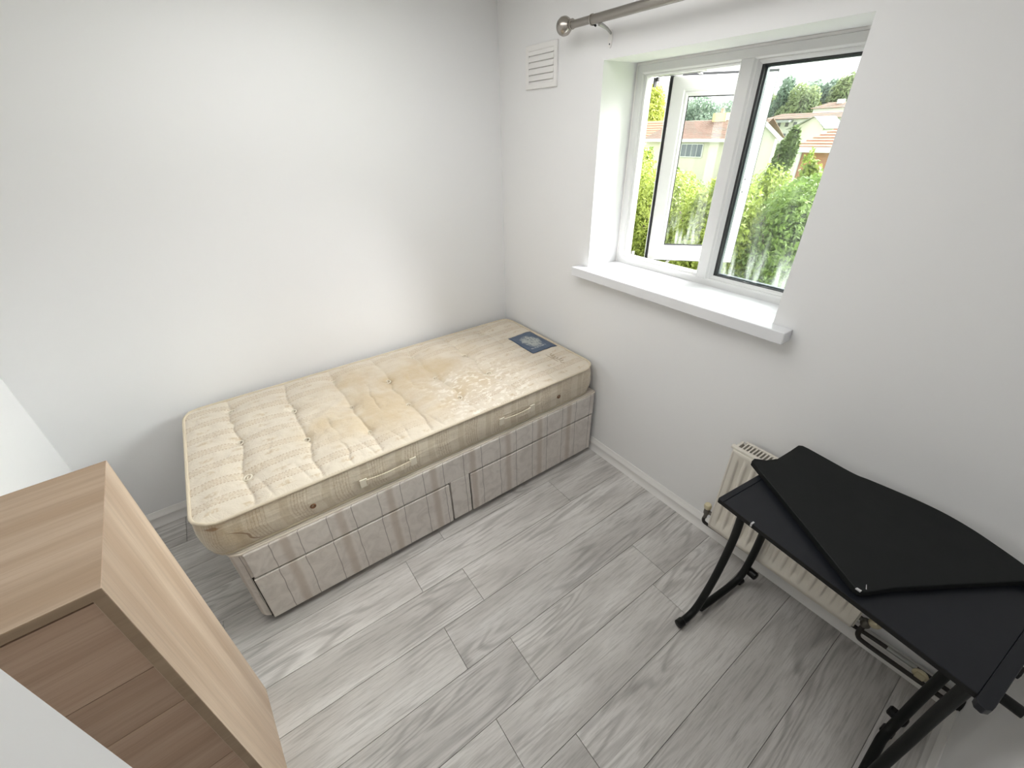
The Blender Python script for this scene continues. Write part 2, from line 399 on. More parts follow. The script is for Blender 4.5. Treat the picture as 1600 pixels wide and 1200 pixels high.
def prism(poly, z0, z1, bm=None):
    bm = bm or bmesh.new()
    lo_ = [bm.verts.new((x, y, z0)) for x, y in poly]; hi_ = [bm.verts.new((x, y, z1)) for x, y in poly]
    n = len(poly); bm.faces.new(hi_); bm.faces.new(lo_[::-1])
    for i in range(n): bm.faces.new((lo_[i], lo_[(i+1) % n], hi_[(i+1) % n], hi_[i]))
    bmesh.ops.recalc_face_normals(bm, faces=bm.faces); return bm
def extrude_profile(prof, p0, p1, out, bm=None):
    """prof = (distance out from wall, height) list; runs from p0 to p1 (xy); out = xy unit normal away from wall"""
    bm = bm or bmesh.new(); rings = []
    for p in (p0, p1): rings.append([bm.verts.new((p[0]+out[0]*d, p[1]+out[1]*d, z)) for d, z in prof])
    n = len(prof)
    for i in range(n): bm.faces.new((rings[0][i], rings[0][(i+1) % n], rings[1][(i+1) % n], rings[1][i]))
    bm.faces.new(rings[0]); bm.faces.new(rings[1][::-1]); bmesh.ops.recalc_face_normals(bm, faces=bm.faces); return bm
def tube(pts, r, n=14, bm=None, closed=False, caps=True):
    bm = bm or bmesh.new(); pts = [Vector(p) for p in pts]; rings = []; N = len(pts)
    prev = None
    for i, p in enumerate(pts):
        if closed: d = pts[(i+1) % N]-pts[i-1]
        else: d = (pts[min(i+1, N-1)]-pts[max(i-1, 0)])
        d.normalize()
        if prev is None:
            a = Vector((0, 0, 1)) if abs(d.z) < .9 else Vector((1, 0, 0)); s = d.cross(a).normalized()
        else: s = (prev - d*prev.dot(d)).normalized()
        prev = s; t = d.cross(s); rr = r[i] if isinstance(r, (list, tuple)) else r
        rings.append([bm.verts.new(p + (s*math.cos(2*PI*k/n) + t*math.sin(2*PI*k/n))*rr) for k in range(n)])
    for i in range(N if closed else N-1):
        A, B = rings[i], rings[(i+1) % N]
        for k in range(n): bm.faces.new((A[k], A[(k+1) % n], B[(k+1) % n], B[k]))
    if caps and not closed: bm.faces.new(rings[0][::-1]); bm.faces.new(rings[-1])
    bmesh.ops.recalc_face_normals(bm, faces=bm.faces); return bm
def spline(pts, k=6):
    P = [Vector(p) for p in pts]; out = []
    for i in range(len(P)-1):
        a = P[max(i-1, 0)]; b = P[i]; c = P[i+1]; d = P[min(i+2, len(P)-1)]
        for j in range(k):
            t = j/k; out.append(.5*((2*b)+(c-a)*t+(2*a-5*b+4*c-d)*t*t+(3*b-a-3*c+d)*t**3))
    return out+[P[-1]]
def lathe(prof, axis_o, axis_d, n=28, bm=None):
    """prof = (t along axis, radius)"""
    bm = bm or bmesh.new(); d = Vector(axis_d).normalized(); o = Vector(axis_o)
    a = Vector((0, 0, 1)) if abs(d.z) < .9 else Vector((1, 0, 0)); s = d.cross(a).normalized(); t = d.cross(s)
    rings = [[bm.verts.new(o+d*h+(s*math.cos(2*PI*k/n)+t*math.sin(2*PI*k/n))*max(r, 1e-4)) for k in range(n)] for h, r in prof]
    for A, B in zip(rings, rings[1:]):
        for k in range(n): bm.faces.new((A[k], A[(k+1) % n], B[(k+1) % n], B[k]))
    bm.faces.new(rings[0][::-1]); bm.faces.new(rings[-1]); bmesh.ops.recalc_face_normals(bm, faces=bm.faces); return bm
def rrect(x0, x1, y0, y1, r, k=6):
    out = []
    for cx, cy, a0 in ((x1-r, y1-r, 0), (x0+r, y1-r, 90), (x0+r, y0+r, 180), (x1-r, y0+r, 270)):
        for j in range(k+1):
            a = math.radians(a0+90*j/k); out.append((cx+r*math.cos(a), cy+r*math.sin(a)))
    return out

# ------------------------------------------------------------------ room shell
RX, BY, CZ = 2.682, -2.426, 2.42          # right wall, back wall, ceiling
WX0, WX1, WZ0, WZ1 = .779, 1.733, 1.122, 1.997    # window hole
struct(link('wall_left', bx(-.12, 0, BY-.12, .30, -.12, CZ+.1), M['wall']))
struct(link('wall_right', bx(RX, RX+.12, BY-.12, .30, -.12, CZ+.1), M['wall']))
struct(link('wall_back', bx(0, RX, BY-.12, BY, -.12, CZ+.1), M['wall']))
bm = bmesh.new()     # window wall: one ring with the hole through it
xs = [0, WX0, WX1, RX]; zs = [-.12, WZ0-.03, WZ1, CZ+.1]
for yy in (0, .30):
    g = [[bm.verts.new((x, yy, z)) for x in xs] for z in zs]
    for j in range(3):
        for i in range(3):
            if i == 1 and j == 1: continue
            q = (g[j][i], g[j][i+1], g[j+1][i+1], g[j+1][i]); bm.faces.new(q if yy == 0 else q[::-1])
    if yy == 0: g0 = g
for (j0, i0), (j1, i1) in (((1, 1), (1, 2)), ((1, 2), (2, 2)), ((2, 2), (2, 1)), ((2, 1), (1, 1)),
                           ((0, 0), (0, 3)), ((0, 3), (3, 3)), ((3, 3), (3, 0)), ((3, 0), (0, 0))):
    bm.faces.new((g0[j0][i0], g0[j1][i1], g[j1][i1], g[j0][i0]))
bmesh.ops.recalc_face_normals(bm, faces=bm.faces)
struct(link('wall_window', bm, M['wall_win']))
# boxed-in wall beside the viewpoint, its corner cutting across the lower left of the view
struct(link('wall_near', bx(2.015, RX, BY, -1.80, 0, CZ), M['wall']))
struct(link('ceiling', bx(-.12, RX+.12, BY-.12, .30, CZ, CZ+.1), M['ceil']))

floor = bpy.data.objects.new('floor', None); C.objects.link(floor); floor['kind'] = 'structure'
struct(floor)
link('underlay', bx(0, RX, BY, 0, -.10, -.006), M['under'], floor)
PW = .1937; X0 = .9945
cuts = {-1: [-1.099, -2.05], 0: [-.417, -1.307, -2.2], 1: [-1.107, -2.1], 2: [-1.304, -2.2], 3: [-.368, -1.107, -2.15], 4: [-.456, -1.304, -2.2],
        5: [-1.108, -2.0], 6: [-1.6], 7: [-1.85], 8: [-2.1], -2: [-.6, -2.29], -3: [-1.2, -2.2], -4: [-.8, -1.98], -5: [-1.4, -2.16]}
for k in range(-6, 9):
    a = max(0, X0+k*PW); b = min(RX, X0+(k+1)*PW)
    if b-a < .01: continue
    ys = [0]+cuts.get(k, [-1.0, -2.1])+[BY]
    for y1, y0 in zip(ys, ys[1:]):
        link('plank', bx(a+.0005, b-.0005, y0+.0005, y1-.0005, -.008, 0), M['plank'], floor, bevel=.0011, seg=1)

SK = [(0, 0), (.0195, 0), (.0195, .004), (.0155, .009), (.0135, .050), (.0150, .053), (.0150, .057), (.0095, .066), (.0060, .078), (.0035, .087), (0, .087)]
struct(link('baseboard_left', extrude_profile(SK, (0, -.0), (0, BY), (1, 0)), M['gloss_trim'], smooth=40))
struct(link('baseboard_window', extrude_profile(SK, (.017, 0), (RX-.017, 0), (0, -1)), M['gloss_trim'], smooth=40))
struct(link('baseboard_right', extrude_profile(SK, (RX, 0), (RX, -1.80), (-1, 0)), M['gloss_trim'], smooth=40))
struct(link('baseboard_back', extrude_profile(SK, (.017, BY), (2.015, BY), (0, 1)), M['gloss_trim'], smooth=40))

# ------------------------------------------------------------------ window
FY = .205        # room face of the frame
win = bpy.data.objects.new('window_1', None); C.objects.link(win); struct(win); win.location = (1.256, FY, WZ0)
def ring_frame(x0, x1, z0, z1, w, y0, y1, chamfer=.008, bm=None):
    """mitred frame with chamfered inner room-side edge, in the xz plane"""
    bm = bm or bmesh.new()
    prof = [(0, y1), (0, y0), (w-chamfer, y0), (w, y0+chamfer), (w, y1)]
    cs = [(x0, z0, 1, 1), (x1, z0, -1, 1), (x1, z1, -1, -1), (x0, z1, 1, -1)]
    R = [[bm.verts.new((x+sx*d, y, z+sz*d)) for d, y in prof] for x, z, sx, sz in cs]
    for i in range(4):
        A, B = R[i], R[(i+1) % 4]
        for k in range(5): bm.faces.new((A[k], A[(k+1) % 5], B[(k+1) % 5], B[k]))
    bmesh.ops.recalc_face_normals(bm, faces=bm.faces); return bm
fx0, fx1, fz0, fz1 = WX0+.012, WX1-.004, 1.124, WZ1-.010
bm = ring_frame(fx0, fx1, fz0, fz1, .034, FY, FY+.068, .006)
link('window_frame', bm, M['upvc'], win, bevel=.0015)
bm = ring_frame(fx0+.030, fx1-.030, fz0+.030, fz1-.030, .014, FY+.010, FY+.050, .006)
link('frame_rebate', bm, M['upvc'], win, bevel=.001)
link('mastic_bead', ring_frame(WX0+.0005, WX1-.0005, fz0-.001, WZ1-.0005, .0125, FY+.004, FY+.03, .004), M['gloss_trim'], win)
# mullion: V-jointed bar with sloping flanks
bm = bmesh.new(); mp = [(1.2635, FY+.066), (1.2635, FY+.012), (1.272, FY), (1.318, FY), (1.324, FY+.006), (1.330, FY+.007), (1.336, FY+.014), (1.336, FY+.066)]
a_ = [bm.verts.new((x, y, fz0+.030)) for x, y in mp]; b_ = [bm.verts.new((x, y, fz1-.030)) for x, y in mp]
for i in range(8): bm.faces.new((a_[i], a_[(i+1) % 8], b_[(i+1) % 8], b_[i]))
bm.faces.new(a_); bm.faces.new(b_[::-1]); bmesh.ops.recalc_face_normals(bm, faces=bm.faces)
link('mullion', bm, M['upvc'], win, bevel=.001)
# fixed right light: bead, gasket, pane, spacer, outer pane
gx0, gx1, gz0, gz1 = 1.337, fx1-.044, fz0+.044, fz1-.044
link('glazing_bead', ring_frame(1.330, fx1-.036, fz0+.036, fz1-.036, .014, FY+.012, FY+.03, .009), M['upvc'], win)
link('gasket', ring_frame(gx0+.004, gx1+.004, gz0-.003, gz1+.003, .0115, FY+.020, FY+.036, .001), M['gasket'], win)
link('pane', bx(gx0, gx1+.01, FY+.030, FY+.034, gz0-.006, gz1+.006), M['glass'], win)
link('spacer_bar', ring_frame(gx0+.004, gx1+.006, gz0-.003, gz1+.003, .017, FY+.0345, FY+.050, .001), M['spacer'], win)
link('pane', bx(gx0, gx1+.01, FY+.0505, FY+.0545, gz0-.006, gz1+.006), M['glass'], win)
# hinge hardware on the left jamb
bm = bmesh.new(); box(bm, .853, .858, FY+.040, FY+.058, 1.905, 1.940); box(bm, .862, .870, FY+.046, FY+.060, 1.925, 1.941)
link('hinge_block', bm, M['gasket'], win)
link('hinge_block', bx(.853, .859, FY+.040, FY+.058, 1.168, 1.186), M['steel'], win)
# opened side-hung sash
S0 = Vector((.948, .262, 0)); S1 = Vector((1.250, .532, 0)); sd = (S1-S0).normalized(); SL = (S1-S0).length
sn = Vector((-sd.y, sd.x, 0))        # away from the room
def sash_M():
    m_ = Matrix.Identity(4)
    m_.col[0] = (*sd, 0); m_.col[1] = (*sn, 0); m_.col[2] = (0, 0, 1, 0); m_.translation = (S0.x, S0.y, 0); return m_
SM = sash_M()
def sash_part(name, bm, mat, **k):
    bmesh.ops.transform(bm, matrix=SM, verts=bm.verts)
    return link(name, bm, mat, sash, **k)
sash = link('sash', (lambda b: (bmesh.ops.transform(b, matrix=SM, verts=b.verts), b)[1])(ring_frame(0, SL, 1.160, 1.938, .060, 0, .058, .012)), M['upvc'], win, bevel=.0015)
sash_part('outer_flange', ring_frame(-.014, SL+.014, 1.146, 1.952, .03, .044, .062, .001), M['upvc'])
sash_part('weather_seal', ring_frame(-.012, SL+.012, 1.148, 1.950, .012, .036, .0445, .001), M['gasket'])
sash_part('sash_bead', ring_frame(.056, SL-.056, 1.216, 1.882, .018, .006, .03, .012), M['upvc'])
sash_part('sash_gasket', ring_frame(.072, SL-.072, 1.232, 1.866, .004, .016, .03, .001), M['gasket'])
sash_part('sash_pane', bx(.07, SL-.07, .028, .032, 1.23, 1.868), M['glass_sash'])
bm = bmesh.new(); box(bm, SL-.040, SL-.018, -.010, 0, 1.475, 1.555); sash_part('handle_plate', bm, M['upvc'], bevel=.004)
bm = tube([(SL-.029, -.010, 1.515), (SL-.029, -.034, 1.515), (SL-.036, -.040, 1.515), (SL-.10, -.042, 1.508), (SL-.145, -.040, 1.500)], [.009, .009, .010, .009, .007], 10)
sash_part('window_handle', bm, M['handle'], smooth=50)
bm = bmesh.new(); lathe([(0, .0032), (.0015, .003)], (SL-.029, -.010, 1.540), (0, -1, 0), 10, bm); lathe([(0, .0032), (.0015, .003)], (SL-.029, -.010, 1.487), (0, -1, 0), 10, bm)
sash_part('handle_screw', bm, M['gasket'])
def stay(z):
    bm = bmesh.new()
    for p, q in (((.872, .255), (1.10, .268)), ((1.06, .262), (1.02, .345)), ((.90, .258), (.965, .292))):
        P, Q = Vector((*p, z)), Vector((*q, z)); d = (Q-P); L = d.length; d.normalize()
        mm = Matrix.Identity(4); mm.col[0] = (*d, 0); mm.col[1] = (-d.y, d.x, 0, 0); mm.translation = P
        box(bm, 0, L, -.007, .007, -.0015, .0015, mm)
    return bm
link('friction_stay', stay(1.943), M['steel'], win); link('friction_stay', stay(1.158), M['steel'], win)

# sill board: ends project past the reveal along the wall face
bm = bmesh.new(); ST = 1.128
poly = [(WX0, FY+.01), (WX0, 0), (.712, 0), (.712, -.058), (1.803, -.058), (1.803, 0), (WX1, 0), (WX1, FY+.01)]
prism(poly, ST-.046, ST, bm)
sill = link('window_sill', bm, M['sill'], win, bevel=.004, seg=3)

# ------------------------------------------------------------------ vent on the window wall
vent = thing('air_vent', 'square white louvred air vent on the wall below the curtain pole end', 'vent', (.371, 0, 2.016))
bm = ring_frame(.252, .490, 1.929, 2.104, .024, -.012, 0, .003)
link('vent_frame', bm, M['gloss_trim'], vent, bevel=.002)
link('back_plate', bx(.27, .47, -.002, 0, 1.95, 2.085), M['gloss_trim'], vent)
link('blank_panel', bx(.276, .466, -.010, -.002, 2.064, 2.080), M['gloss_trim'], vent)
for i in range(5):
    z = 2.061-.0256*i
    bm = bmesh.new(); pr = [(-.002, z+.0005), (-.0085, z-.0008), (-.0115, z-.0215), (-.002, z-.0235)]
    A = [bm.verts.new((.277, y, zz)) for y, zz in pr]; B = [bm.verts.new((.465, y, zz)) for y, zz in pr]
    for q in range(4): bm.faces.new((A[q], A[(q+1) % 4], B[(q+1) % 4], B[q]))
    bm.faces.new(A); bm.faces.new(B[::-1]); bmesh.ops.recalc_face_normals(bm, faces=bm.faces)
    link('slat', bm, M['gloss_trim'], vent)

# ------------------------------------------------------------------ curtain pole
pole = thing('curtain_pole', 'brushed nickel curtain pole with ball finial above the window', 'curtain pole', (1.25, -.10, 2.115))
link('finial', lathe([(-.034, .002), (-.033, .010), (-.028, .019), (-.018, .0285), (-.004, .0335), (.010, .0325), (.022, .026), (.030, .017), (.033, .013), (.037, .0175), (.040, .0175), (.042, .0125), (.045, .0125), (.047, .018), (.051, .018), (.052, .013)], (.634, -.10, 2.119), (1, 0, 0)), M['nickel'], pole, smooth=50)
link('thin_tube', lathe([(0, .0135), (.145, .0135)], (.680, -.10, 2.117), (1, 0, 0)), M['nickel_sat'], pole, smooth=50)
link('thick_tube', lathe([(0, .0155), (.003, .016), (1.05, .016)], (.797, -.10, 2.115), (1, 0, 0)), M['nickel_sat'], pole, smooth=50)
link('thin_tube', lathe([(0, .0135), (.06, .0135)], (1.847, -.10, 2.115), (1, 0, 0)), M['nickel_sat'], pole, smooth=50)
link('finial', lathe([(-.045, .013), (-.03, .017), (-.018, .0285), (-.004, .0335), (.010, .0325), (.022, .026), (.030, .013), (.034, .002)], (1.95, -.10, 2.115), (1, 0, 0)), M['nickel'], pole, smooth=50)
for x in (.798, 1.845):
    link('collar', lathe([(-.004, .0172), (-.004, .0185), (.002, .0185), (.002, .0172)], (x, -.10, 2.115), (1, 0, 0)), M['nickel'], pole, smooth=50)
    bm = tube([(x+.006, -.093, 2.099), (x+.008, -.086, 2.096)], .004, 8); link('grub_screw', bm, M['blackplastic'], pole)
for x in (.835, 1.80):
    bm = bmesh.new()
    tube([(x, -.098, 2.098), (x-.004, -.05, 2.088), (x-.018, -.012, 2.078)], [.008, .006, .005], 8, bm)
    link('bracket_arm', bm, M['steel'], pole, smooth=50)
    bm = bmesh.new(); v0 = [(x-.076+.010*math.cos(a), 2.062+.030*math.sin(a)) for a in [2*PI*i/16 for i in range(16)]]
    A = [bm.verts.new((p+.05, -.006, q)) for p, q in v0]; B = [bm.verts.new((p+.05, 0, q)) for p, q in v0]
    bm.faces.new(A); bm.faces.new(B[::-1])
    for i in range(16): bm.faces.new((A[i], A[(i+1) % 16], B[(i+1) % 16], B[i]))
    bmesh.ops.recalc_face_normals(bm, faces=bm.faces); link('wall_plate', bm, M['gloss_trim'], pole)
    link('screw_head', lathe([(0, .003), (.0015, .0025)], (x-.026, -.006, 2.045), (0, -1, 0), 10), M['bolt'], pole)

# ------------------------------------------------------------------ divan base
base = thing('divan_base', 'striped pinkish grey divan bed base with two drawers against the wall', 'bed base', (.49, -.96, 0))
bz0, bz1 = .035, .438; FXB = .930
def bout(x0, x1, y0, y1, r, rf):
    a = rrect(x0, x1, y0, y1, r, 8); b = rrect(x0, x1, y0, y1, rf, 8); return b[:18]+a[18:]
outl = bout(.030, FXB, -1.905, -.019, .050, .016)
link('body', prism(outl, bz0, bz1-.004), M['divan'], base, smooth=40, bevel=.008, seg=3)
link('top_cloth', prism(bout(.034, FXB-.004, -1.901, -.023, .046, .013), bz1-.006, bz1), M['divan_top'], base, smooth=40, bevel=.003)
link('piping', tube([(x, y, bz1-.008) for x, y in outl], .0055, 8, closed=True), M['divan_top'], base, smooth=60)
for y0, y1, lab in ((-1.862, -1.012, 1), (-.892, -.042, 0)):
    link('drawer_gap_shade', bx(FXB-.002, FXB+.0008, y0-.005, y1+.005, bz0+.001, .291), M['dark'], base)  # dark plate painting the shade in the gap round the drawer
    d_ = link('drawer', bx(FXB-.001, FXB+.014, y0, y1, bz0-.002, .286), M['divan'], base, bevel=.004, seg=3)
# thicker cloth-covered framing around the drawers so they sit nearly flush
bm = bmesh.new()
for a in ((-1.858, -.036, .2925, .428),): box(bm, FXB-.001, FXB+.012, a[0], a[1], a[2], a[3])
link('front_rail', bm, M['divan'], base, bevel=.005, seg=3)
link('front_post', bx(FXB-.001, FXB+.013, -1.004, -.899, bz0, .294), M['divan'], base, bevel=.004)
for x, y in ((.905, -1.86), (.905, -.07), (.10, -1.86), (.10, -.07), (.905, -.96)):
    bm = bmesh.new(); lathe([(-.009, .012), (-.007, .016), (.007, .016), (.009, .012)], (x, y, .0165), (0, 1, 0), 18, bm)
    box(bm, x-.010, x+.010, y-.012, y+.012, .018, bz0+.002)
    link('castor', bm, M['blackplastic'], base, smooth=40)
# headboard fixing hook sticking out at the foot end
bm = tube([(.075, -1.900, .395), (.075, -1.925, .395), (.055, -1.940, .385), (.072, -1.945, .365)], .0045, 8)
link('fixing_hook', bm, M['blackmetal'], base, smooth=50)

# ------------------------------------------------------------------ mattress
mat_t = thing('mattress', 'old cream tufted mattress with yellow stains lying on the divan base', 'mattress', (.49, -.98, .438))
mx0, mx1, my0, my1 = .050, .926, -1.950, -.030
MR = .085; MZ0, MZE = .440, .610
tufts = []
rowsA = [-1.760, -1.270, -.800, -.300]; rowsB = [-1.515, -1.030, -.545]
for yy in rowsA:
    for xx in (.155, .450, .720): tufts.append((xx, yy))
for yy in rowsB:
    for xx in (.330, .608): tufts.append((xx, yy))
tufts = [(x, y) for x, y in tufts if not (y > -.35 and x > .25)]
tuftA = np.array(tufts)
def vnoise(x, y, s, seed):
    """cheap smooth value noise"""
    r = np.random.default_rng(seed).random((64, 64)); X = x*s+100; Y = y*s+100
    xi = np.floor(X).astype(int); yi = np.floor(Y).astype(int); fx = X-xi; fy = Y-yi
    fx = fx*fx*(3-2*fx); fy = fy*fy*(3-2*fy); g = lambda a, b: r[a % 64, b % 64]
    return (g(xi, yi)*(1-fx)+g(xi+1, yi)*fx)*(1-fy)+(g(xi, yi+1)*(1-fx)+g(xi+1, yi+1)*fx)*fy
def mheight(x, y):
    ex = np.minimum(x-mx0, mx1-x); ey = np.minimum(y-my0, my1-y); e = np.clip(np.minimum(ex, ey), 0, .3)
    h = MZE + .012*(1-np.exp(-e/.045))
    # body hollow
    h -= .016*np.exp(-(((x-.47)/.27)**2+((y+.98)/.55)**2))*np.clip(e/.1, 0, 1)
    fade = np.clip(e/.04, 0, 1)
    for tx, ty in tufts:
        d = np.hypot(x-tx, y-ty); h -= (.014*np.exp(-(d/.024)**2) + .009*np.exp(-(d/.080)**2))*fade
    wob = (vnoise(x, y, 9, 3)-.5)*.030 + (vnoise(x, y, 23, 4)-.5)*.010
    for ry in rowsA+rowsB:
        d = y-ry-wob
        if ry > -.35: amp = .35
        else: amp = 1.
        h -= amp*fade*(.0085*np.exp(-np.abs(d)/.008) + .0055*np.exp(-(d/.040)**2))
    for k, ry in enumerate([-1.64, -1.40, -1.15, -.92, -.67, -.42]):   # shorter creases between the rows
        d = y-ry-wob*1.4-(vnoise(x, y, 6, 30+k)-.5)*.03
        on = np.clip((vnoise(x, y, 7, 11+k)-.42)*5, 0, 1)*np.clip((x-.2)/.3, .15, 1)
        h -= fade*on*.0075*np.exp(-np.abs(d)/.007)
    for k in range(9):                                    # little puckers at the front edge
        py = -1.72+.19*k+random.Random(k).uniform(-.04, .04)
        h -= fade*.004*np.exp(-np.abs(y-py-(x-.9)*.25)/.006)*np.clip((x-.74)/.1, 0, 1)
    h += (vnoise(x, y, 14, 5)-.5)*.006*fade + (vnoise(x, y, 34, 6)-.5)*.0028*fade
    return h
def sq2rr(x, y):
    """map rectangle grid onto the rounded rectangle"""
    cx = np.where(x < (mx0+mx1)/2, mx0+MR, mx1-MR); cy = np.where(y < (my0+my1)/2, my0+MR, my1-MR)
    sx = np.where(x < (mx0+mx1)/2, -1, 1); sy = np.where(y < (my0+my1)/2, -1, 1)
    a = (x-cx)*sx/MR; b = (y-cy)*sy/MR; ins = (a > 0) & (b > 0); a0 = np.clip(a, 0, 1); b0 = np.clip(b, 0, 1)
    a2 = a0*np.sqrt(1-b0*b0/2); b2 = b0*np.sqrt(1-a0*a0/2)
    return np.where(ins, cx+sx*a2*MR, x), np.where(ins, cy+sy*b2*MR, y)
NX, NY = 150, 520
gx, gy = np.meshgrid(np.linspace(mx0, mx1, NX), np.linspace(my0, my1, NY))
px, py = sq2rr(gx, gy); pz = mheight(px, py)
V = np.stack([px, py, pz], -1).reshape(-1, 3)
F = [(j*NX+i, j*NX+i+1, (j+1)*NX+i+1, (j+1)*NX+i) for j in range(NY-1) for i in range(NX-1)]
me = bpy.data.meshes.new('top_panel'); me.from_pydata(V.tolist(), [], F); me.update()
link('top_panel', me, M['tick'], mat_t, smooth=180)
# border: dense outline, profile rings
out2 = []
def seg_pts(a, b, n): return [(a[0]+(b[0]-a[0])*i/n, a[1]+(b[1]-a[1])*i/n) for i in range(n)]
rr_ = rrect(mx0, mx1, my0, my1, MR, 10)
for i, p in enumerate(rr_):
    q = rr_[(i+1) % len(rr_)]; L = math.hypot(q[0]-p[0], q[1]-p[1]); out2 += seg_pts(p, q, max(1, int(L/.012)))
O = np.array(out2); Nn = len(O)
T = np.roll(O, -1, 0)-np.roll(O, 1, 0); T /= np.linalg.norm(T, axis=1, keepdims=True); Nrm = np.stack([T[:, 1], -T[:, 0]], 1)
rings = []
K = 14
sagv = -.010*np.exp(-((O[:, 1]+.95)/.45)**2)
for k in range(K+1):
    f = k/K; z = MZE + (MZ0-MZE)*f
    prof = .012*math.sin(PI*min(1, f*1.05)) - .016*max(0, (f-.80)/.20)**2
    along = O[:, 1]+O[:, 0]
    wr = (vnoise(along, np.full(Nn, z), 26, 8)-.5)*.006*math.sin(PI*f) + (vnoise(along, np.full(Nn, z*2.2), 60, 9)-.5)*.003*math.sin(PI*f)
    d = prof+wr; P = O+Nrm*d[:, None]
    rings.append(np.c_[P, np.full(Nn, z)+sagv*(1-f)])
rings[0][:, 2] = mheight(O[:, 0], O[:, 1])
Vb = np.concatenate(rings); Fb = [(k*Nn+i, (k+1)*Nn+i, (k+1)*Nn+(i+1) % Nn, k*Nn+(i+1) % Nn) for k in range(K) for i in range(Nn)]
Fb.append(tuple(K*Nn+i for i in range(Nn)))
me = bpy.data.meshes.new('side_border'); me.from_pydata(Vb.tolist(), [], Fb); me.update()
bmx = bmesh.new(); bmx.from_mesh(me); bmesh.ops.recalc_face_normals(bmx, faces=bmx.faces)
link('side_border', bmx, M['border'], mat_t, smooth=60)
hz = mheight(O[:, 0], O[:, 1])
link('piping', tube([(p[0]+n[0]*.003, p[1]+n[1]*.003, z+.0005) for p, n, z in zip(O[::2], Nrm[::2], hz[::2])], .0062, 8, closed=True), M['piping'], mat_t, smooth=180)
link('piping', tube([(p[0]-n[0]*.008, p[1]-n[1]*.008, MZ0+.006) for p, n in zip(O[::3], Nrm[::3])], .0055, 8, closed=True), M['piping'], mat_t, smooth=180)
for tx, ty in tufts:
    z = float(mheight(np.array([tx]), np.array([ty]))[0])
    bm = tube([(tx+.0150*math.cos(a), ty+.0150*math.sin(a), z+.0045+.0015*math.sin(a)) for a in [2*PI*i/16 for i in range(16)]], .0042, 7, closed=True)
    tube([(tx-.011, ty+.002, z+.003), (tx, ty, z+.0065), (tx+.010, ty-.003, z+.003)], .0022, 6, bm)
    link('tuft', bm, M['tuft'], mat_t, smooth=180)
# label
n1, n2 = 24, 18; P0, P1, P2, P3 = (Vector(p) for p in ((.352, -.232), (.340, -.046), (.610, -.046), (.606, -.230)))
vv = []
for j in range(n2+1):
    for i in range(n1+1):
        a, b = i/n1, j/n2; p = (P0*(1-a)+P3*a)*(1-b)+(P1*(1-a)+P2*a)*b
        vv.append((p.x, p.y, float(mheight(np.array([p.x]), np.array([p.y]))[0])+.0025))
me = bpy.data.meshes.new('woven_label'); me.from_pydata(vv, [], [(j*(n1+1)+i, j*(n1+1)+i+1, (j+1)*(n1+1)+i+1, (j+1)*(n1+1)+i) for j in range(n2) for i in range(n1)]); me.update()
o = link('woven_label', me, M['label'], mat_t, smooth=180); o['label'] = 'blue woven label with a pale picture'
so = o.modifiers.new('thick', 'SOLIDIFY'); so.thickness = .0015
# stitched script beside the label
def mz(x, y): return float(mheight(np.array([x]), np.array([y]))[0])
bm = bmesh.new()
pts = []
for i in range(60):
    t_ = i/59; xx = .672+.128*t_; yy = -.160+.012*math.sin(t_*38)+.006*math.sin(t_*11); pts.append((xx+.006*math.cos(t_*38), yy, mz(xx, yy)+.0012))
tube(pts, .0011, 5, bm)
tube([(x, -.182, mz(x, -.182)+.001) for x in (.665, .70, .74, .775)], .0010, 5, bm)
link('embroidered_script', bm, plain('tan_thread', (.42, .33, .22), .6), mat_t, smooth=180)
# side eyelets and strap handles
for ey, ez in ((-1.585, .512), (-.315, .520)):
    link('vent_eyelet', lathe([(-.004, .0115), (.003, .0115), (.005, .009), (.004, .006), (.001, .004)], (.937, ey, ez), (1, 0, 0), 18), M['eyelet'], mat_t, smooth=50)
def strap(y0, y1, zc, dz=0):
    n = 16; bm = bmesh.new(); R = []
    for i in range(n+1):
        f = i/n; y = y0+(y1-y0)*f; x = .9405+.011*math.sin(PI*f)**.6; z = zc+dz*f
        R.append([bm.verts.new((x+a, y, z+b)) for a, b in ((0, -.013), (.004, -.012), (.004, .012), (0, .013))])
    for A, B in zip(R, R[1:]):
        for k in range(4): bm.faces.new((A[k], A[(k+1) % 4], B[(k+1) % 4], B[k]))
    bm.faces.new(R[0]); bm.faces.new(R[-1][::-1]); bmesh.ops.recalc_face_normals(bm, faces=bm.faces)
    h = link('strap_handle', bm, M['border'], mat_t, smooth=40)
    for y, zz in ((y0, zc), (y1, zc+dz)):
        link('handle_tab', prism(rrect(y-.017, y+.017, zz-.020, zz+.020, .006, 3), .9415, .9475) if False else bx(.9400, .9475, y-.016, y+.016, zz-.021, zz+.021), M['tuft'], h, bevel=.0035, seg=3)
    return h
strap(-1.385, -1.165, .520, .0); strap(-.690, -.500, .525, .0)

# ------------------------------------------------------------------ chest (low wardrobe) at the foot of the bed
TH = .062
cab = thing('chest_of_drawers', 'pale oak chest of drawers in the lower left corner of the view', 'chest', (1.597, -1.918, 0), TH, local=True)
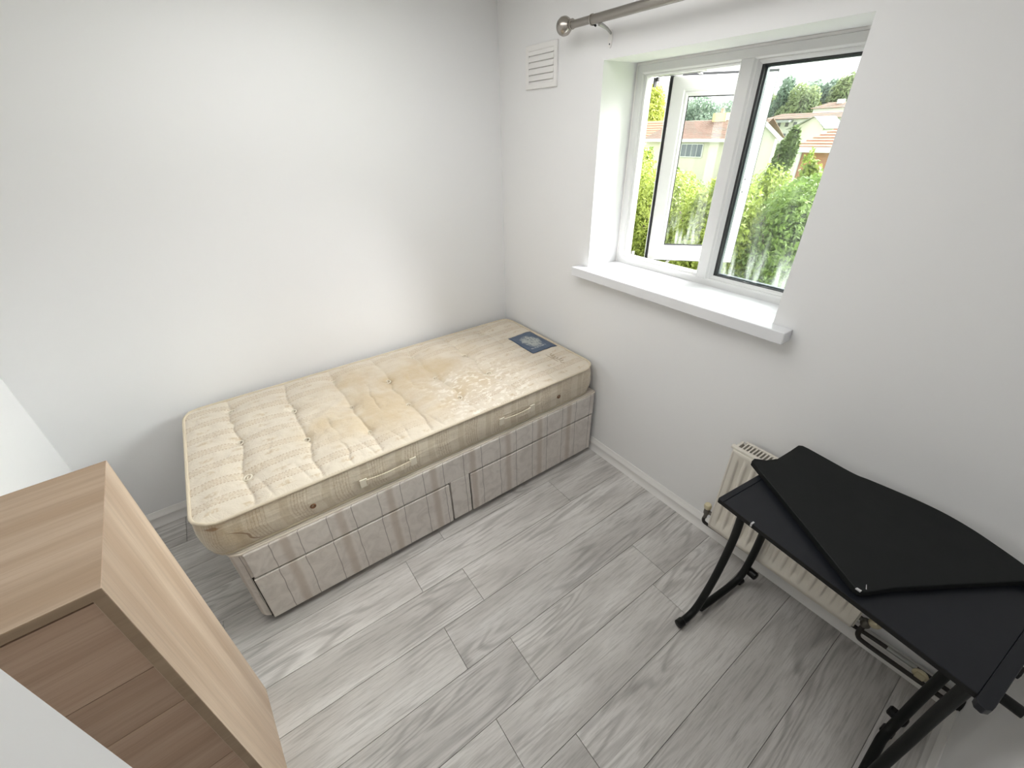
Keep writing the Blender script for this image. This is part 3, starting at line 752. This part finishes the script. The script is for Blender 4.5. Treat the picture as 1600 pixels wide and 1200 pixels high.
# local frame: +x = out of the drawer fronts, -y = along the front away from the window; side panel faces +y
D, W_, Hc, tp = .408, .480, 1.121, .019
def yz_prism(pl, x0, x1):
    bm = bmesh.new(); A = [bm.verts.new((x0, y, z)) for y, z in pl]; B = [bm.verts.new((x1, y, z)) for y, z in pl]; n = len(pl)
    bm.faces.new(A); bm.faces.new(B[::-1])
    for i in range(n): bm.faces.new((A[i], A[(i+1) % n], B[(i+1) % n], B[i]))
    bmesh.ops.recalc_face_normals(bm, faces=bm.faces); return bm
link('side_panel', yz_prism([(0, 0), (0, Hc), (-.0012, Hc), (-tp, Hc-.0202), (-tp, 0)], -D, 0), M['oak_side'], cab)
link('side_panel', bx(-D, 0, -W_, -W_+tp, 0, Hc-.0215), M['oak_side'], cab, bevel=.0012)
link('top_board', yz_prism([(-.0014, Hc), (-W_, Hc), (-W_, Hc-.0205), (-tp-.0002, Hc-.0205)], -D, 0), M['oak_top_shaded'], cab)
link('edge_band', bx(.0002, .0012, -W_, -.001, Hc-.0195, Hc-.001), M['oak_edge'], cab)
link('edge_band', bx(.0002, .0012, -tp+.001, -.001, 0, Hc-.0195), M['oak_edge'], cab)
link('back_board', bx(-D+.002, -D+.006, -W_+tp, -tp, .02, Hc-.022), M['oak_top_shaded'], cab)
link('inner_shadow', bx(-D+.02, -.030, -W_+tp+.001, -tp-.001, .03, Hc-.022), M['dark'], cab)
fz = [1.089, .8755, .7375, .46, .235, .06]
for i, (a, b) in enumerate(zip(fz, fz[1:])):
    fm = link('drawer_front', bx(-.026, -.010, -W_+tp+.002, -tp-.002, b+.0006, a-.0006), M['oak_front_shaded'][i % 4], cab, bevel=.0008, seg=1)
    if i in (1, 3):
        for yy in (-.050, -W_+.050):
            z = .803 if i == 1 else .450
            link('cam_bolt', lathe([(0, .0065), (.0015, .0065), (.002, .005), (.001, .003)], (-.010, yy, z), (1, 0, 0), 14), M['bolt'], fm)
link('plinth', bx(-.03, -.012, -W_+tp, -tp, 0, .058), M['oak_front_shaded'][0], cab)

# ------------------------------------------------------------------ radiator
rad = thing('radiator', 'cream double panel radiator under the window behind the black desk', 'radiator', (2.07, -.06, .14))
rx0, rx1, rz0, rz1 = 1.780, 2.360, .148, .612
# pressed front panel with rounded vertical flutes
pitch = .0362
def flute_panel(y, sgn):
    nz = 26; bm = bmesh.new(); g = []; nx = 210
    for j in range(nz+1):
        z = rz0+(rz1-rz0)*j/nz; rowv = []
        for i in range(nx+1):
            x = rx0+(rx1-rx0)*i/nx; u = ((x-rx0-.022) % pitch)/pitch
            s = math.sin(PI*u); prof = max(0, min(1, (s-.35)/.35)); prof = prof*prof*(3-2*prof)
            ez = min(z-rz0, rz1-z); m_ = max(0, min(1, (ez-.040)/.020)); ex_ = 1 if rx0+.022 < x < rx1-.022 else 0
            edge = max(0, 1-min(ez, min(x-rx0, rx1-x))/.006)
            rowv.append(bm.verts.new((x, y+sgn*(.0095*prof*m_*ex_-.004*edge*edge), z)))
        g.append(rowv)
    for j in range(nz):
        for i in range(nx): bm.faces.new((g[j][i], g[j][i+1], g[j+1][i+1], g[j+1][i]))
    bmesh.ops.recalc_face_normals(bm, faces=bm.faces); return bm
p_ = link('front_panel', flute_panel(-.100, 1), M['rad'], rad, smooth=180)
so = p_.modifiers.new('thick', 'SOLIDIFY'); so.thickness = .006; so.offset = 0
link('rear_panel', bx(rx0, rx1, -.036, -.028, rz0, rz1), M['rad'], rad, bevel=.003)
link('convector_core', bx(rx0+.02, rx1-.02, -.090, -.040, rz0+.03, rz1-.03), M['rad_dark'], rad)
link('top_rail', bx(rx0-.004, rx1+.004, -.103, -.084, rz1-.004, rz1+.012), M['rad'], rad, bevel=.003)
link('top_rail', bx(rx0+.012, rx1+.004, -.036, -.024, rz1-.004, rz1+.012), M['rad'], rad, bevel=.003)
for x in (rx0, rx1): link('side_cover', bx(x-.006, x+.006, -.098, -.028, rz0, rz1+.006), M['rad'], rad, bevel=.003)
for k in range(int((rx1-rx0-.03)/.0135)):
    x = rx0+.022+.0135*k
    link('grille_bar', bx(x-.0026, x+.0026, -.085, -.035, rz1+.002, rz1+.009), M['rad'], rad)
link('bleed_plug', lathe([(0, .010), (.014, .010), (.016, .007)], (rx0-.004, -.076, rz1-.006), (-1, 0, 0), 16), M['rad'], rad, smooth=50)
for x in (1.90, 2.22): link('wall_bracket', bx(x, x+.03, -.028, 0, .20, .55), M['steel'], rad)
# left valve and tail pipe
bm = bmesh.new(); tube([(rx0-.002, -.065, .185), (1.752, -.065, .185)], .009, 10, bm); lathe([(-.016, .011), (-.008, .014), (.010, .014), (.018, .010)], (1.742, -.068, .185), (0, 0, 1), 14, bm)
tube([(1.742, -.068, .17), (1.741, -.068, .145)], .0085, 10, bm)
link('valve_body', bm, M['valve'], rad, smooth=45)
link('valve_cap', lathe([(0, .010), (.006, .0155), (.020, .0175), (.030, .014), (.033, .006)], (1.742, -.068, .203), (-.10, -.1, 1), 12), M['yel'], rad, smooth=45)
bm = bmesh.new(); tube([(rx1+.002, -.062, .176), (2.385, -.062, .176)], .009, 10, bm); lathe([(-.016, .012), (-.008, .016), (.012, .016), (.018, .010)], (2.388, -.062, .168), (0, 0, 1), 14, bm)
link('valve_body', bm, M['valve'], rad, smooth=45)
link('valve_cap', lathe([(0, .010), (.006, .0165), (.022, .0185), (.034, .015), (.037, .006)], (2.398, -.062, .182), (.5, -.1, .8), 12), M['yel'], rad, smooth=45)
pp = thing('heating_pipes', 'dark heating pipes running along the baseboard below the radiator', 'pipe', (2.2, -.05, .1))
pts = spline([(1.741, -.068, .150), (1.738, -.068, .130), (1.745, -.066, .112), (1.775, -.058, .103), (1.85, -.054, .101), (2.15, -.050, .100), (2.34, -.046, .100), (2.44, -.042, .104), (2.56, -.040, .104), (2.682, -.040, .104)], 6)
link('flow_pipe', tube(pts, .0078, 12), M['pipe'], pp, smooth=60)
pts = spline([(2.388, -.062, .155), (2.386, -.064, .120), (2.392, -.066, .092), (2.42, -.068, .084), (2.56, -.066, .084), (2.682, -.064, .086)], 6)
link('return_pipe', tube(pts, .0085, 12), M['pipe'], pp, smooth=60)
link('pipe_end', tube([(2.646, -.053, .096), (2.668, -.053, .097), (2.681, -.053, .097)], [.020, .022, .022], 18), M['lagging'], pp, smooth=40)
link('pipe_sleeve', tube([(2.47, -.0405, .104), (2.555, -.0400, .104)], .0088, 14), M['steel'], pp, smooth=60)
bm = bmesh.new(); tube([(2.570+.017*math.cos(a), -.054, .102+.017*math.sin(a)) for a in [2*PI*i/14 for i in range(14)]], .006, 8, bm, closed=True)
tube([(2.570, -.046, .084), (2.572, -.034, .066), (2.580, -.020, .058)], .005, 8, bm); box(bm, 2.558, 2.582, -.066, -.048, .090, .116)
link('pipe_clip', bm, M['yel'], pp, smooth=50)

# ------------------------------------------------------------------ desk (local frame: x along its front, y towards the wall)
DR = math.radians(-6.3)
desk = thing('desk', 'small black desk with curved tubular legs in the right corner', 'desk', (1.933, -.511, 0), DR, local=True)
DW, DD, DZ = .652, .445, .720
link('desktop', prism(rrect(.0205, DW-.0185, 0, DD, .004, 2), DZ-.016, DZ), M['desk'], desk, bevel=.0012)
link('end_strip', prism(rrect(0, .0195, 0, DD, .004, 3), DZ-.018, DZ+.0006), M['desk'], desk, bevel=.002)
poly = [(DW-.0178, -.012), (DW-.012, -.022), (DW+.000, -.024), (DW+.008, -.014), (DW+.009, 0), (DW+.009, DD), (DW-.0178, DD)]
link('end_strip', prism(poly, DZ-.019, DZ+.0012), M['desk'], desk, bevel=.002)
link('corner_clip', bx(DW+.004, DW+.016, .135, .165, DZ-.026, DZ-.010), M['blackplastic'], desk, bevel=.002)
link('front_edge', bx(.004, DW-.004, -.0015, .001, DZ-.0155, DZ-.001), M['blackplastic'], desk)
link('edge_chip', bx(.116, .121, -.0022, .010, DZ-.012, DZ+.0006), M['scuff'], desk)
def leg_set(u, s, dv=0., ub=0.):
    A = spline([(u+.006*s, .128, DZ-.018), (u+.004*s, .148, .60), (u+.002*s, .162, .46), (u, .156, .33), (u, .132, .20), (u, .098, .095), (u, .070, .045), (u, .035, .026), (u, .000, .024)], 7)
    A = [p+Vector((0, dv, 0)) for p in A]
    link('leg', tube(A, .0142, 14), M['blackmetal'], desk, smooth=60)
    B = spline([(u+.006*s, .375, DZ-.018), (u+.004*s, .380, .50), (u+.002*s, .392, .25), (u, .385, .12), (u, .365, .060), (u, .330, .036), (u, .260, .028), (u, .11, .026)], 7)
    B = [p+Vector((ub*max(0, min(1, (p.y-.12)/.2)), dv, 0)) for p in B]
    link('leg', tube(B, .0142, 14), M['blackmetal'], desk, smooth=60)
    for v in (.000, .372):
        bm = lathe([(-.012, .0150), (-.010, .0175), (.014, .0175), (.016, .0140)], (u+(ub if v else 0), v-.004+dv, .0225 if v == 0 else .0235), (0, -1, 0), 16)
        link('foot_cap', bm, M['blackplastic'], desk, smooth=45)
    bm = bmesh.new(); lathe([(-.026, .012), (-.022, .017), (-.006, .018), (.022, .018), (.026, .012)], (u+ub+(.020 if s > 0 else -.006), .395+dv, .082), (1, .0, 0), 16, bm)
    link('clamp_knob', bm, M['blackplastic'], desk, smooth=45)
leg_set(.018, 1); leg_set(.630, -1, -.062, -.021)
link('crossbar', tube([(.018, .405, .60), (.630, .405, .60)], .011, 12), M['blackmetal'], desk, smooth=60)
link('crossbar', tube([(.02, .20, DZ-.030), (.63, .20, DZ-.030)], .011, 12), M['blackmetal'], desk, smooth=60)
# open tube end showing beyond the right end strip
bm = tube([(.615, .075, DZ-.040), (.700, .075, DZ-.040)], .0125, 16)
link('open_tube_end', bm, M['blackmetal'], desk, smooth=60)
bm = tube([(.7005+.0, .075+.0105*math.cos(a), DZ-.040+.0105*math.sin(a)) for a in [2*PI*i/16*.6 for i in range(17)]], .0018, 6)
link('tube_rim', bm, M['steel'], desk, smooth=60)

# loose board lying across the desk
sp = [(1.914, -.280), (1.913, -.262), (1.922, -.254), (1.942, -.238), (1.962, -.200), (1.969, -.120), (1.972, -.064), (1.982, -.054), (2.004, -.054), (2.070, -.062), (2.151, -.071), (2.193, -.064), (2.260, -.055),
      (2.322, -.049), (2.383, -.050), (2.443, -.062), (2.499, -.083), (2.542, -.102), (2.580, -.122), (2.602, -.136), (2.603, -.150), (2.590, -.160), (2.560, -.176),
      (2.468, -.316), (2.377, -.455), (2.338, -.528), (2.328, -.537), (2.316, -.536), (2.306, -.530)]
# smooth the bowed back edge only
body = sp[:8]+[tuple(p[:2]) for p in spline([(*p, 0) for p in sp[8:19]], 5)]+sp[19:]
slab = thing('loose_board', 'loose matt black shaped board lying askew on top of the desk', 'board', (2.30, -.25, DZ))
link('board', prism(body, DZ+.0015, DZ+.0225), M['slab'], slab, bevel=.0028, seg=3)
link('edge_chip', prism([(2.329, -.5385), (2.318, -.5380), (2.320, -.533), (2.330, -.533)], DZ+.019, DZ+.0232), M['scuff'], slab)
link('edge_chip', prism([(2.334, -.520), (2.330, -.505), (2.331, -.505), (2.336, -.520)], DZ+.0222, DZ+.0229), M['scuff'], slab)

# ------------------------------------------------------------------ outside: ground, houses, trees
GZ = -5.
def gz(y): return GZ + max(0, min(1, (y-55)/70))**1.3*9
def at(az, dist):
    """ground point on a bearing from the window side of the room (az = dx/dy), dist = dy"""
    return CAM.x+az*dist, CAM.y+dist
def zel(az, dist, el): return CAM.z+el*dist*math.hypot(1, az)
bm = bmesh.new(); gr = []
for j in range(40):
    y = .6+j*6; gr.append([bm.verts.new((x, y, gz(y))) for x in (-260, -120, -60, -20, 20, 80, 160)])
for a, b in zip(gr, gr[1:]):
    for i in range(6): bm.faces.new((a[i], a[i+1], b[i+1], b[i]))
struct(link('ground', bm, M['lawn']))

def roof_slope(name, p00, p10, p01, p11, rows, mat, parent, th=.05):
    """tiled slope from eave (p00-p10) to ridge (p01-p11): overlapping courses joined into one part"""
    bm = bmesh.new(); a, b, c, d = (Vector(p) for p in (p00, p10, p01, p11)); n = (b-a).cross(c-a).normalized()
    if n.z < 0: n = -n
    for k in range(rows):
        f0, f1 = k/rows, (k+1.15)/rows if k < rows-1 else 1
        q = [a.lerp(c, f0)+n*th*1.6, b.lerp(d, f0)+n*th*1.6, b.lerp(d, f1)+n*th*.5, a.lerp(c, f1)+n*th*.5]
        lo_ = [v-n*th*(1.5 if i < 2 else .5) for i, v in enumerate(q)]
        V_ = [bm.verts.new(v) for v in q+lo_]
        for fc in ((0, 1, 2, 3), (7, 6, 5, 4), (0, 4, 5, 1), (1, 5, 6, 2), (2, 6, 7, 3), (3, 7, 4, 0)): bm.faces.new([V_[i] for i in fc])
    bmesh.ops.recalc_face_normals(bm, faces=bm.faces)
    o = link(name, bm, mat, parent); o['kind'] = 'stuff'; return o
def far_window(x, y, z, w, h, parent, n=2):
    f = link('window', bx(x-w/2, x+w/2, y-.12, y+.02, z-h/2, z+h/2), M['fascia'], parent)
    pw = (w-.12)/n
    for i in range(n): link('pane', bx(x-w/2+.06+pw*i+.04, x-w/2+.06+pw*(i+1)-.04, y-.15, y-.10, z-h/2+.1, z+h/2-.1), M['winglass'], f)
    return f

# cream house straight ahead: ridge along x, gabled wing at its right
dA = 55.; xa0 = at(-.80, dA)[0]; xa1 = at(-.535, dA)[0]; ya = at(0, dA)[1]
ze = zel(-.66, dA, -.0205); zr = zel(-.66, dA, .0107)
hA = thing('house', 'cream house with brown tiled roof and buff chimney seen through the open sash', 'house', ((xa0+xa1)/2, ya, GZ))
link('wall', bx(xa0, xa1, ya, ya+7, GZ, ze), M['render2'], hA)
roof_slope('roof', (xa0-.3, ya-.5, ze), (xa1+.5, ya-.5, ze), (xa0+1.5, ya+3.5, zr), (xa1+.5, ya+3.5, zr), 14, M['tile_brown'], hA)
roof_slope('roof', (xa0-.3, ya+7.5, ze), (xa1+.5, ya+7.5, ze), (xa0+1.5, ya+3.5, zr), (xa1+.5, ya+3.5, zr), 6, M['tile_brown'], hA)
link('fascia', bx(xa0-.3, xa1+.5, ya-.62, ya-.5, ze-.28, ze+.05), M['fascia'], hA)
xw = at(-.665, dA)[0]; far_window(xw, ya, ze-1.25, 3.2, 1.55, hA, 4)
xc = at(-.612, dA+3)[0]; ch = link('chimney', bx(xc-.9, xc+.9, ya+3.0, ya+4.0, zr-1.2, zr+.75), M['chim'], hA)
link('chimney_pot', lathe([(0, .22), (.5, .18)], (xc, ya+3.5, zr+.75), (0, 0, 1), 10), M['tile_red'], ch)
# gabled wing
xg = at(-.519, dA-4)[0]; hw = .044*(dA-4); yg = ya-4; zge = zel(-.48, dA-4, -.0200); zgr = zel(-.52, dA-4, .0095)
bm = bmesh.new(); pl = [(xg-hw, GZ), (xg+hw-.45, GZ), (xg+hw-.45, zge), (xg, zgr-.15), (xg-hw, zge)]
A = [bm.verts.new((x, yg, z)) for x, z in pl]; B = [bm.verts.new((x, yg+9, z)) for x, z in pl]
bm.faces.new(A); bm.faces.new(B[::-1])
for i in range(5): bm.faces.new((A[i], A[(i+1) % 5], B[(i+1) % 5], B[i]))
bmesh.ops.recalc_face_normals(bm, faces=bm.faces); RW = Matrix.Translation((xg, yg, 0)) @ Matrix.Rotation(math.radians(33), 4, 'Z') @ Matrix.Translation((-xg, -yg, 0))
bmesh.ops.transform(bm, matrix=RW, verts=bm.verts); link('gable_wing', bm, M['render'], hA)
for sg in (1, -1):
    roof_slope('roof', *(RW @ Vector(q) for q in ((xg+sg*hw, yg-.25, zge-.15), (xg+sg*hw, yg+8.5, zge-.15), (xg, yg-.25, zgr), (xg, yg+8.5, zgr))), 10, M['tile_brown'], hA)
for s in (-1, 1):
    P, Q = Vector((xg, yg-.30, zgr+.05)), Vector((xg+s*(hw+.12), yg-.30, zge-.22)); d = Q-P; L = d.length; d.normalize()
    mm = Matrix.Identity(4); mm.col[0] = (*d, 0); mm.col[1] = (0, 1, 0, 0); mm.col[2] = (*d.cross(Vector((0, 1, 0))), 0); mm.translation = P
    b2 = bmesh.new(); box(b2, 0, L, -.05, .05, -.18, .18, mm); bmesh.ops.recalc_face_normals(b2, faces=b2.faces); bmesh.ops.transform(b2, matrix=RW, verts=b2.verts); link('bargeboard', b2, M['fascia'], hA)

# terracotta roofed brick house on the right
dB = 40.; xb0 = at(-.437, dB)[0]; xb1 = xb0+12; yb = at(0, dB)[1]; ze = zel(-.42, dB, -.0345); zr = zel(-.40, dB, .0075)
hB = thing('house', 'orange brick house with terracotta hipped roof at the right of the view', 'house', ((xb0+xb1)/2, yb, GZ))
link('wall', bx(xb0+.45, xb1, yb, yb+7, GZ, ze), M['brick'], hB)
roof_slope('roof', (xb0, yb-.4, ze), (xb1, yb-.4, ze), (xb0+2.6, yb+3.5, zr), (xb1, yb+3.5, zr), 10, M['tile_red'], hB, .06)
roof_slope('roof', (xb0, yb-.4, ze), (xb0, yb+7.4, ze), (xb0+2.6, yb+3.5, zr), (xb0+2.6, yb+3.6, zr), 10, M['tile_red'], hB, .06)
link('fascia', bx(xb0, xb1, yb-.52, yb-.40, ze-.34, ze+.02), M['fascia'], hB)
link('soffit', bx(xb0, xb1, yb-.5, yb+.0, ze-.34, ze-.26), M['fascia'], hB)
link('downpipe', tube([(xb0+.55, yb-.10, ze-.3), (xb0+.50, yb-.10, GZ)], .09, 10), M['fascia'], hB, smooth=60)
far_window(xb0+4.0, yb, ze-1.3, 1.8, 1.4, hB, 2); link('downpipe', tube([(xb0+2.9, yb-.10, ze-.3), (xb0+2.9, yb-.10, GZ)], .07, 10), M['fascia'], hB, smooth=60)

# orange roofed house at the far left gap
dE = 64.; xe1 = at(-.76, dE)[0]; ye = at(0, dE)[1]; ze = zel(-.84, dE, -.025); zr = zel(-.84, dE, .0115)
hE = thing('house', 'white house with an orange roof seen in the gap left of the sash', 'house', (xe1-5, ye, GZ))
link('wall', bx(xe1-10, xe1, ye, ye+7, GZ, ze), M['render'], hE)
roof_slope('roof', (xe1-10.3, ye-.4, ze), (xe1+.3, ye-.4, ze), (xe1-10.3, ye+3.5, zr), (xe1+.3, ye+3.5, zr), 9, M['tile_red'], hE)
link('fascia', bx(xe1-10.3, xe1+.3, ye-.5, ye-.4, ze-.25, ze+.02), M['fascia'], hE); far_window(xe1-2.2, ye, ze-1.4, 1.6, 1.3, hE)

# long white terrace across the middle distance
dC = 92.; yc = at(0, dC)[1]; xc0 = at(-.505, dC)[0]; xc1 = at(-.36, dC)[0]; zt = zel(-.45, dC, .0085); zr = zel(-.45, dC, .0170)
hC = thing('terrace', 'long white terrace with a brown roof and rows of small dark windows', 'building', ((xc0+xc1)/2, yc, gz(yc)))
link('wall', bx(xc0, xc1, yc, yc+8, -3, zt), M['render'], hC)
roof_slope('roof', (xc0-.4, yc-.5, zt), (xc1, yc-.5, zt), (xc0+.5, yc+4, zr), (xc1, yc+4, zr), 5, M['tile_brown'], hC, .08)
for i in range(9):
    xx = xc0+.9+1.38*i
    for k in range(3):
        if i > 5 and k: continue
        link('window', bx(xx-.28, xx+.28, yc-.06, yc+.02, zt-1.15-1.75*k, zt-.45-1.75*k), M['winglass'], hC)
link('string_course', bx(xc0, at(-.455, dC)[0], yc-1.6, yc, zt-.50, zt-.15), M['tile_grey'], hC)
# raised house block on the terrace's right
dF = 104.; yf = at(0, dF)[1]; xf0 = at(-.425, dF)[0]; xf1 = at(-.36, dF)[0]
hF = thing('house', 'white house with a brown roof and white chimney rising above the terrace', 'house', ((xf0+xf1)/2, yf, gz(yf)))
zt2 = zel(-.4, dF, .0225); zr2 = zel(-.4, dF, .0315)
link('wall', bx(xf0, xf1, yf, yf+7, -1, zt2), M['render'], hF)
roof_slope('roof', (xf0-.4, yf-.5, zt2), (xf1, yf-.5, zt2), (xf0+1.2, yf+3.5, zr2), (xf1, yf+3.5, zr2), 5, M['tile_brown'], hF, .08)
xq = at(-.392, dF)[0]; link('chimney', bx(xq-.5, xq+.5, yf+2, yf+3, zt2, zr2+.45), M['fascia'], hF)
# grey monopitch roofed white house in front of the terrace
dG = 68.; yh = at(0, dG)[1]
hG = thing('house', 'white gabled house with a sloping grey roof left of the terracotta roof', 'house', (at(-.44, dG)[0], yh, gz(yh)))
gx0_ = at(-.450, dG)[0]; gx1_ = at(-.398, dG)[0]; zlo = zel(-.45, dG, -.006); zhi = zel(-.43, dG, .0105); xm = at(-.418, dG)[0]
bm = bmesh.new(); pl = [(gx0_, GZ), (gx1_, GZ), (gx1_, zlo), (xm, zhi), (gx0_, zlo)]
A = [bm.verts.new((x, yh, z)) for x, z in pl]; B = [bm.verts.new((x, yh+6, z)) for x, z in pl]; bm.faces.new(A); bm.faces.new(B[::-1])
for i in range(5): bm.faces.new((A[i], A[(i+1) % 5], B[(i+1) % 5], B[i]))
bmesh.ops.recalc_face_normals(bm, faces=bm.faces); link('wall', bm, M['render'], hG)
roof_slope('roof', (gx0_-.3, yh-1.5, zlo-.1), (gx0_-.3, yh+6, zlo-.1), (xm, yh-.3, zhi+.05), (xm, yh+6, zhi+.05), 6, M['tile_grey'], hG)
roof_slope('roof', (gx1_+.3, yh-.3, zlo-.1), (gx1_+.3, yh+6, zlo-.1), (xm, yh-.3, zhi+.05), (xm, yh+6, zhi+.05), 6, M['tile_grey'], hG)

def crown(c, rx, ry, rz, n, leaf, seed, lumps=14, shell=.55):
    """leaf quads scattered over overlapping lumps -> one crown mesh"""
    g = np.random.default_rng(seed); L = []
    cl = g.normal(size=(lumps, 3)); cl /= np.linalg.norm(cl, axis=1, keepdims=True); cl *= g.uniform(.35, .72, (lumps, 1)); cl[0] = 0
    rad_ = g.uniform(.34, .52, lumps); rad_[0] = .72
    w = rad_**2; idx = g.choice(lumps, n, p=w/w.sum())
    d = g.normal(size=(n, 3)); d /= np.linalg.norm(d, axis=1, keepdims=True)
    r = rad_[idx]*(shell+(1.06-shell)*g.random(n)**.5)
    p = cl[idx]+d*r[:, None]; p *= np.array([rx, ry, rz])*.93; p += np.array(c)
    nrm = d+g.normal(size=(n, 3))*.7; nrm /= np.linalg.norm(nrm, axis=1, keepdims=True)
    t = np.cross(nrm, g.normal(size=(n, 3))); t /= np.linalg.norm(t, axis=1, keepdims=True); b = np.cross(nrm, t)
    s = leaf*g.uniform(.6, 1.25, (n, 1)); l1 = t*s; l2 = b*s*.42
    V = np.stack([p-l1, p+l2-l1*.1, p+l1, p-l2-l1*.1], 1).reshape(-1, 3)
    me = bpy.data.meshes.new('crown'); me.vertices.add(4*n); me.vertices.foreach_set('co', V.ravel())
    me.loops.add(4*n); me.loops.foreach_set('vertex_index', np.arange(4*n)); me.polygons.add(n)
    me.polygons.foreach_set('loop_start', np.arange(0, 4*n, 4)); me.update(calc_edges=True); me.validate(); return me
def tree(az, dist, rx, rz, top_el, mat, label, n, leaf, seed, group=None, name='tree', squash=1.):
    x, y = at(az, dist); zt = zel(az, dist, top_el); g0 = gz(y); zc = zt-rz
    t_ = thing(name, label, 'bush' if name == 'bush' else 'tree', (x, y, g0), group=group)
    link('crown', crown((x, y, zc), rx, rx*squash, rz, n, leaf, seed), M[mat], t_)
    bm = tube([(x, y, g0), (x+.05, y, (g0+zc)/2), (x, y, zc)], [.16*rx**.5, .12*rx**.5, .05], 10)
    hgt = zc+rz*.5
    for k in range(5):
        a = 2*PI*k/5+seed; tube([(x, y, zc-rz*.5+.1*k), (x+rx*.35*math.cos(a), y+rx*.35*math.sin(a), zc+rz*.15), (x+rx*.6*math.cos(a), y+rx*.6*math.sin(a), zc+rz*.5)], [.07*rx**.5, .04, .015], 6, bm)
    link('trunk', bm, M['bark'], t_, smooth=60)
    return t_
# near foliage filling the lower half of the window
tree(-.99, 10.5, 1.9, 2.9, -.020, 'leaf_gold', 'yellow-green tree at the left edge of the window gap', 42000, .055, 21)
tree(-.80, 9.5, 1.7, 2.6, -.022, 'leaf_lime', 'lime green tree behind the open sash, nearest the left jamb', 42000, .055, 22)
tree(-.665, 12.0, 1.7, 2.7, -.030, 'leaf_green', 'mid green tree below the cream house window', 42000, .055, 23)
tree(-.555, 9.2, 1.45, 2.4, -.035, 'leaf_lime', 'light green tree behind the window mullion', 42000, .055, 24)
tree(-.485, 12.5, 1.5, 3.0, -.040, 'leaf_lime', 'pale green tree just right of the open sash', 40000, .055, 25)
tree(-.405, 10.0, 1.5, 2.6, -.045, 'leaf_green', 'bright green tree filling the right pane below the brick house', 46000, .055, 26)
tree(-.30, 11.5, 1.8, 2.9, -.050, 'leaf_lime', 'light green tree at the right edge of the right pane', 34000, .06, 27)
for k, (az, d, rx, rz, el, mt, lb) in enumerate((
    (-.92, 7.6, 1.3, 1.5, -.30, 'leaf_gold', 'low golden bush beneath the left jamb of the window'),
    (-.70, 7.0, 1.2, 1.5, -.29, 'leaf_lime', 'low lime bush beneath the open sash'),
    (-.52, 6.8, 1.15, 1.5, -.29, 'leaf_gold', 'low yellow bush under the lower corner of the sash'),
    (-.37, 7.2, 1.3, 1.7, -.25, 'leaf_green', 'low green bush at the foot of the right pane'))):
    tree(az, d, rx, rz, el, mt, lb, 26000, .042, 40+k, name='bush')
# middle trees
tree(-.456, 30., .82, 3.0, .0015, 'leaf_dark', 'dark green tree between the white gable and the brick house', 16000, .17, 31)
tree(-.392, 27., .7, 2.2, -.030, 'leaf_lime', 'thin leafy sapling in front of the brick house', 2200, .15, 32)
tree(-.800, 84., 5.5, 8., .080, 'leaf_gold', 'tall yellow-green tree at the upper left of the window', 22000, .30, 33)
tree(-.790, 26., .7, 3.2, -.012, 'leaf_green', 'slim green tree in front of the orange roof', 5000, .16, 34)
# wooded hill behind the houses
hl = 'woodland trees on the hill behind the houses'
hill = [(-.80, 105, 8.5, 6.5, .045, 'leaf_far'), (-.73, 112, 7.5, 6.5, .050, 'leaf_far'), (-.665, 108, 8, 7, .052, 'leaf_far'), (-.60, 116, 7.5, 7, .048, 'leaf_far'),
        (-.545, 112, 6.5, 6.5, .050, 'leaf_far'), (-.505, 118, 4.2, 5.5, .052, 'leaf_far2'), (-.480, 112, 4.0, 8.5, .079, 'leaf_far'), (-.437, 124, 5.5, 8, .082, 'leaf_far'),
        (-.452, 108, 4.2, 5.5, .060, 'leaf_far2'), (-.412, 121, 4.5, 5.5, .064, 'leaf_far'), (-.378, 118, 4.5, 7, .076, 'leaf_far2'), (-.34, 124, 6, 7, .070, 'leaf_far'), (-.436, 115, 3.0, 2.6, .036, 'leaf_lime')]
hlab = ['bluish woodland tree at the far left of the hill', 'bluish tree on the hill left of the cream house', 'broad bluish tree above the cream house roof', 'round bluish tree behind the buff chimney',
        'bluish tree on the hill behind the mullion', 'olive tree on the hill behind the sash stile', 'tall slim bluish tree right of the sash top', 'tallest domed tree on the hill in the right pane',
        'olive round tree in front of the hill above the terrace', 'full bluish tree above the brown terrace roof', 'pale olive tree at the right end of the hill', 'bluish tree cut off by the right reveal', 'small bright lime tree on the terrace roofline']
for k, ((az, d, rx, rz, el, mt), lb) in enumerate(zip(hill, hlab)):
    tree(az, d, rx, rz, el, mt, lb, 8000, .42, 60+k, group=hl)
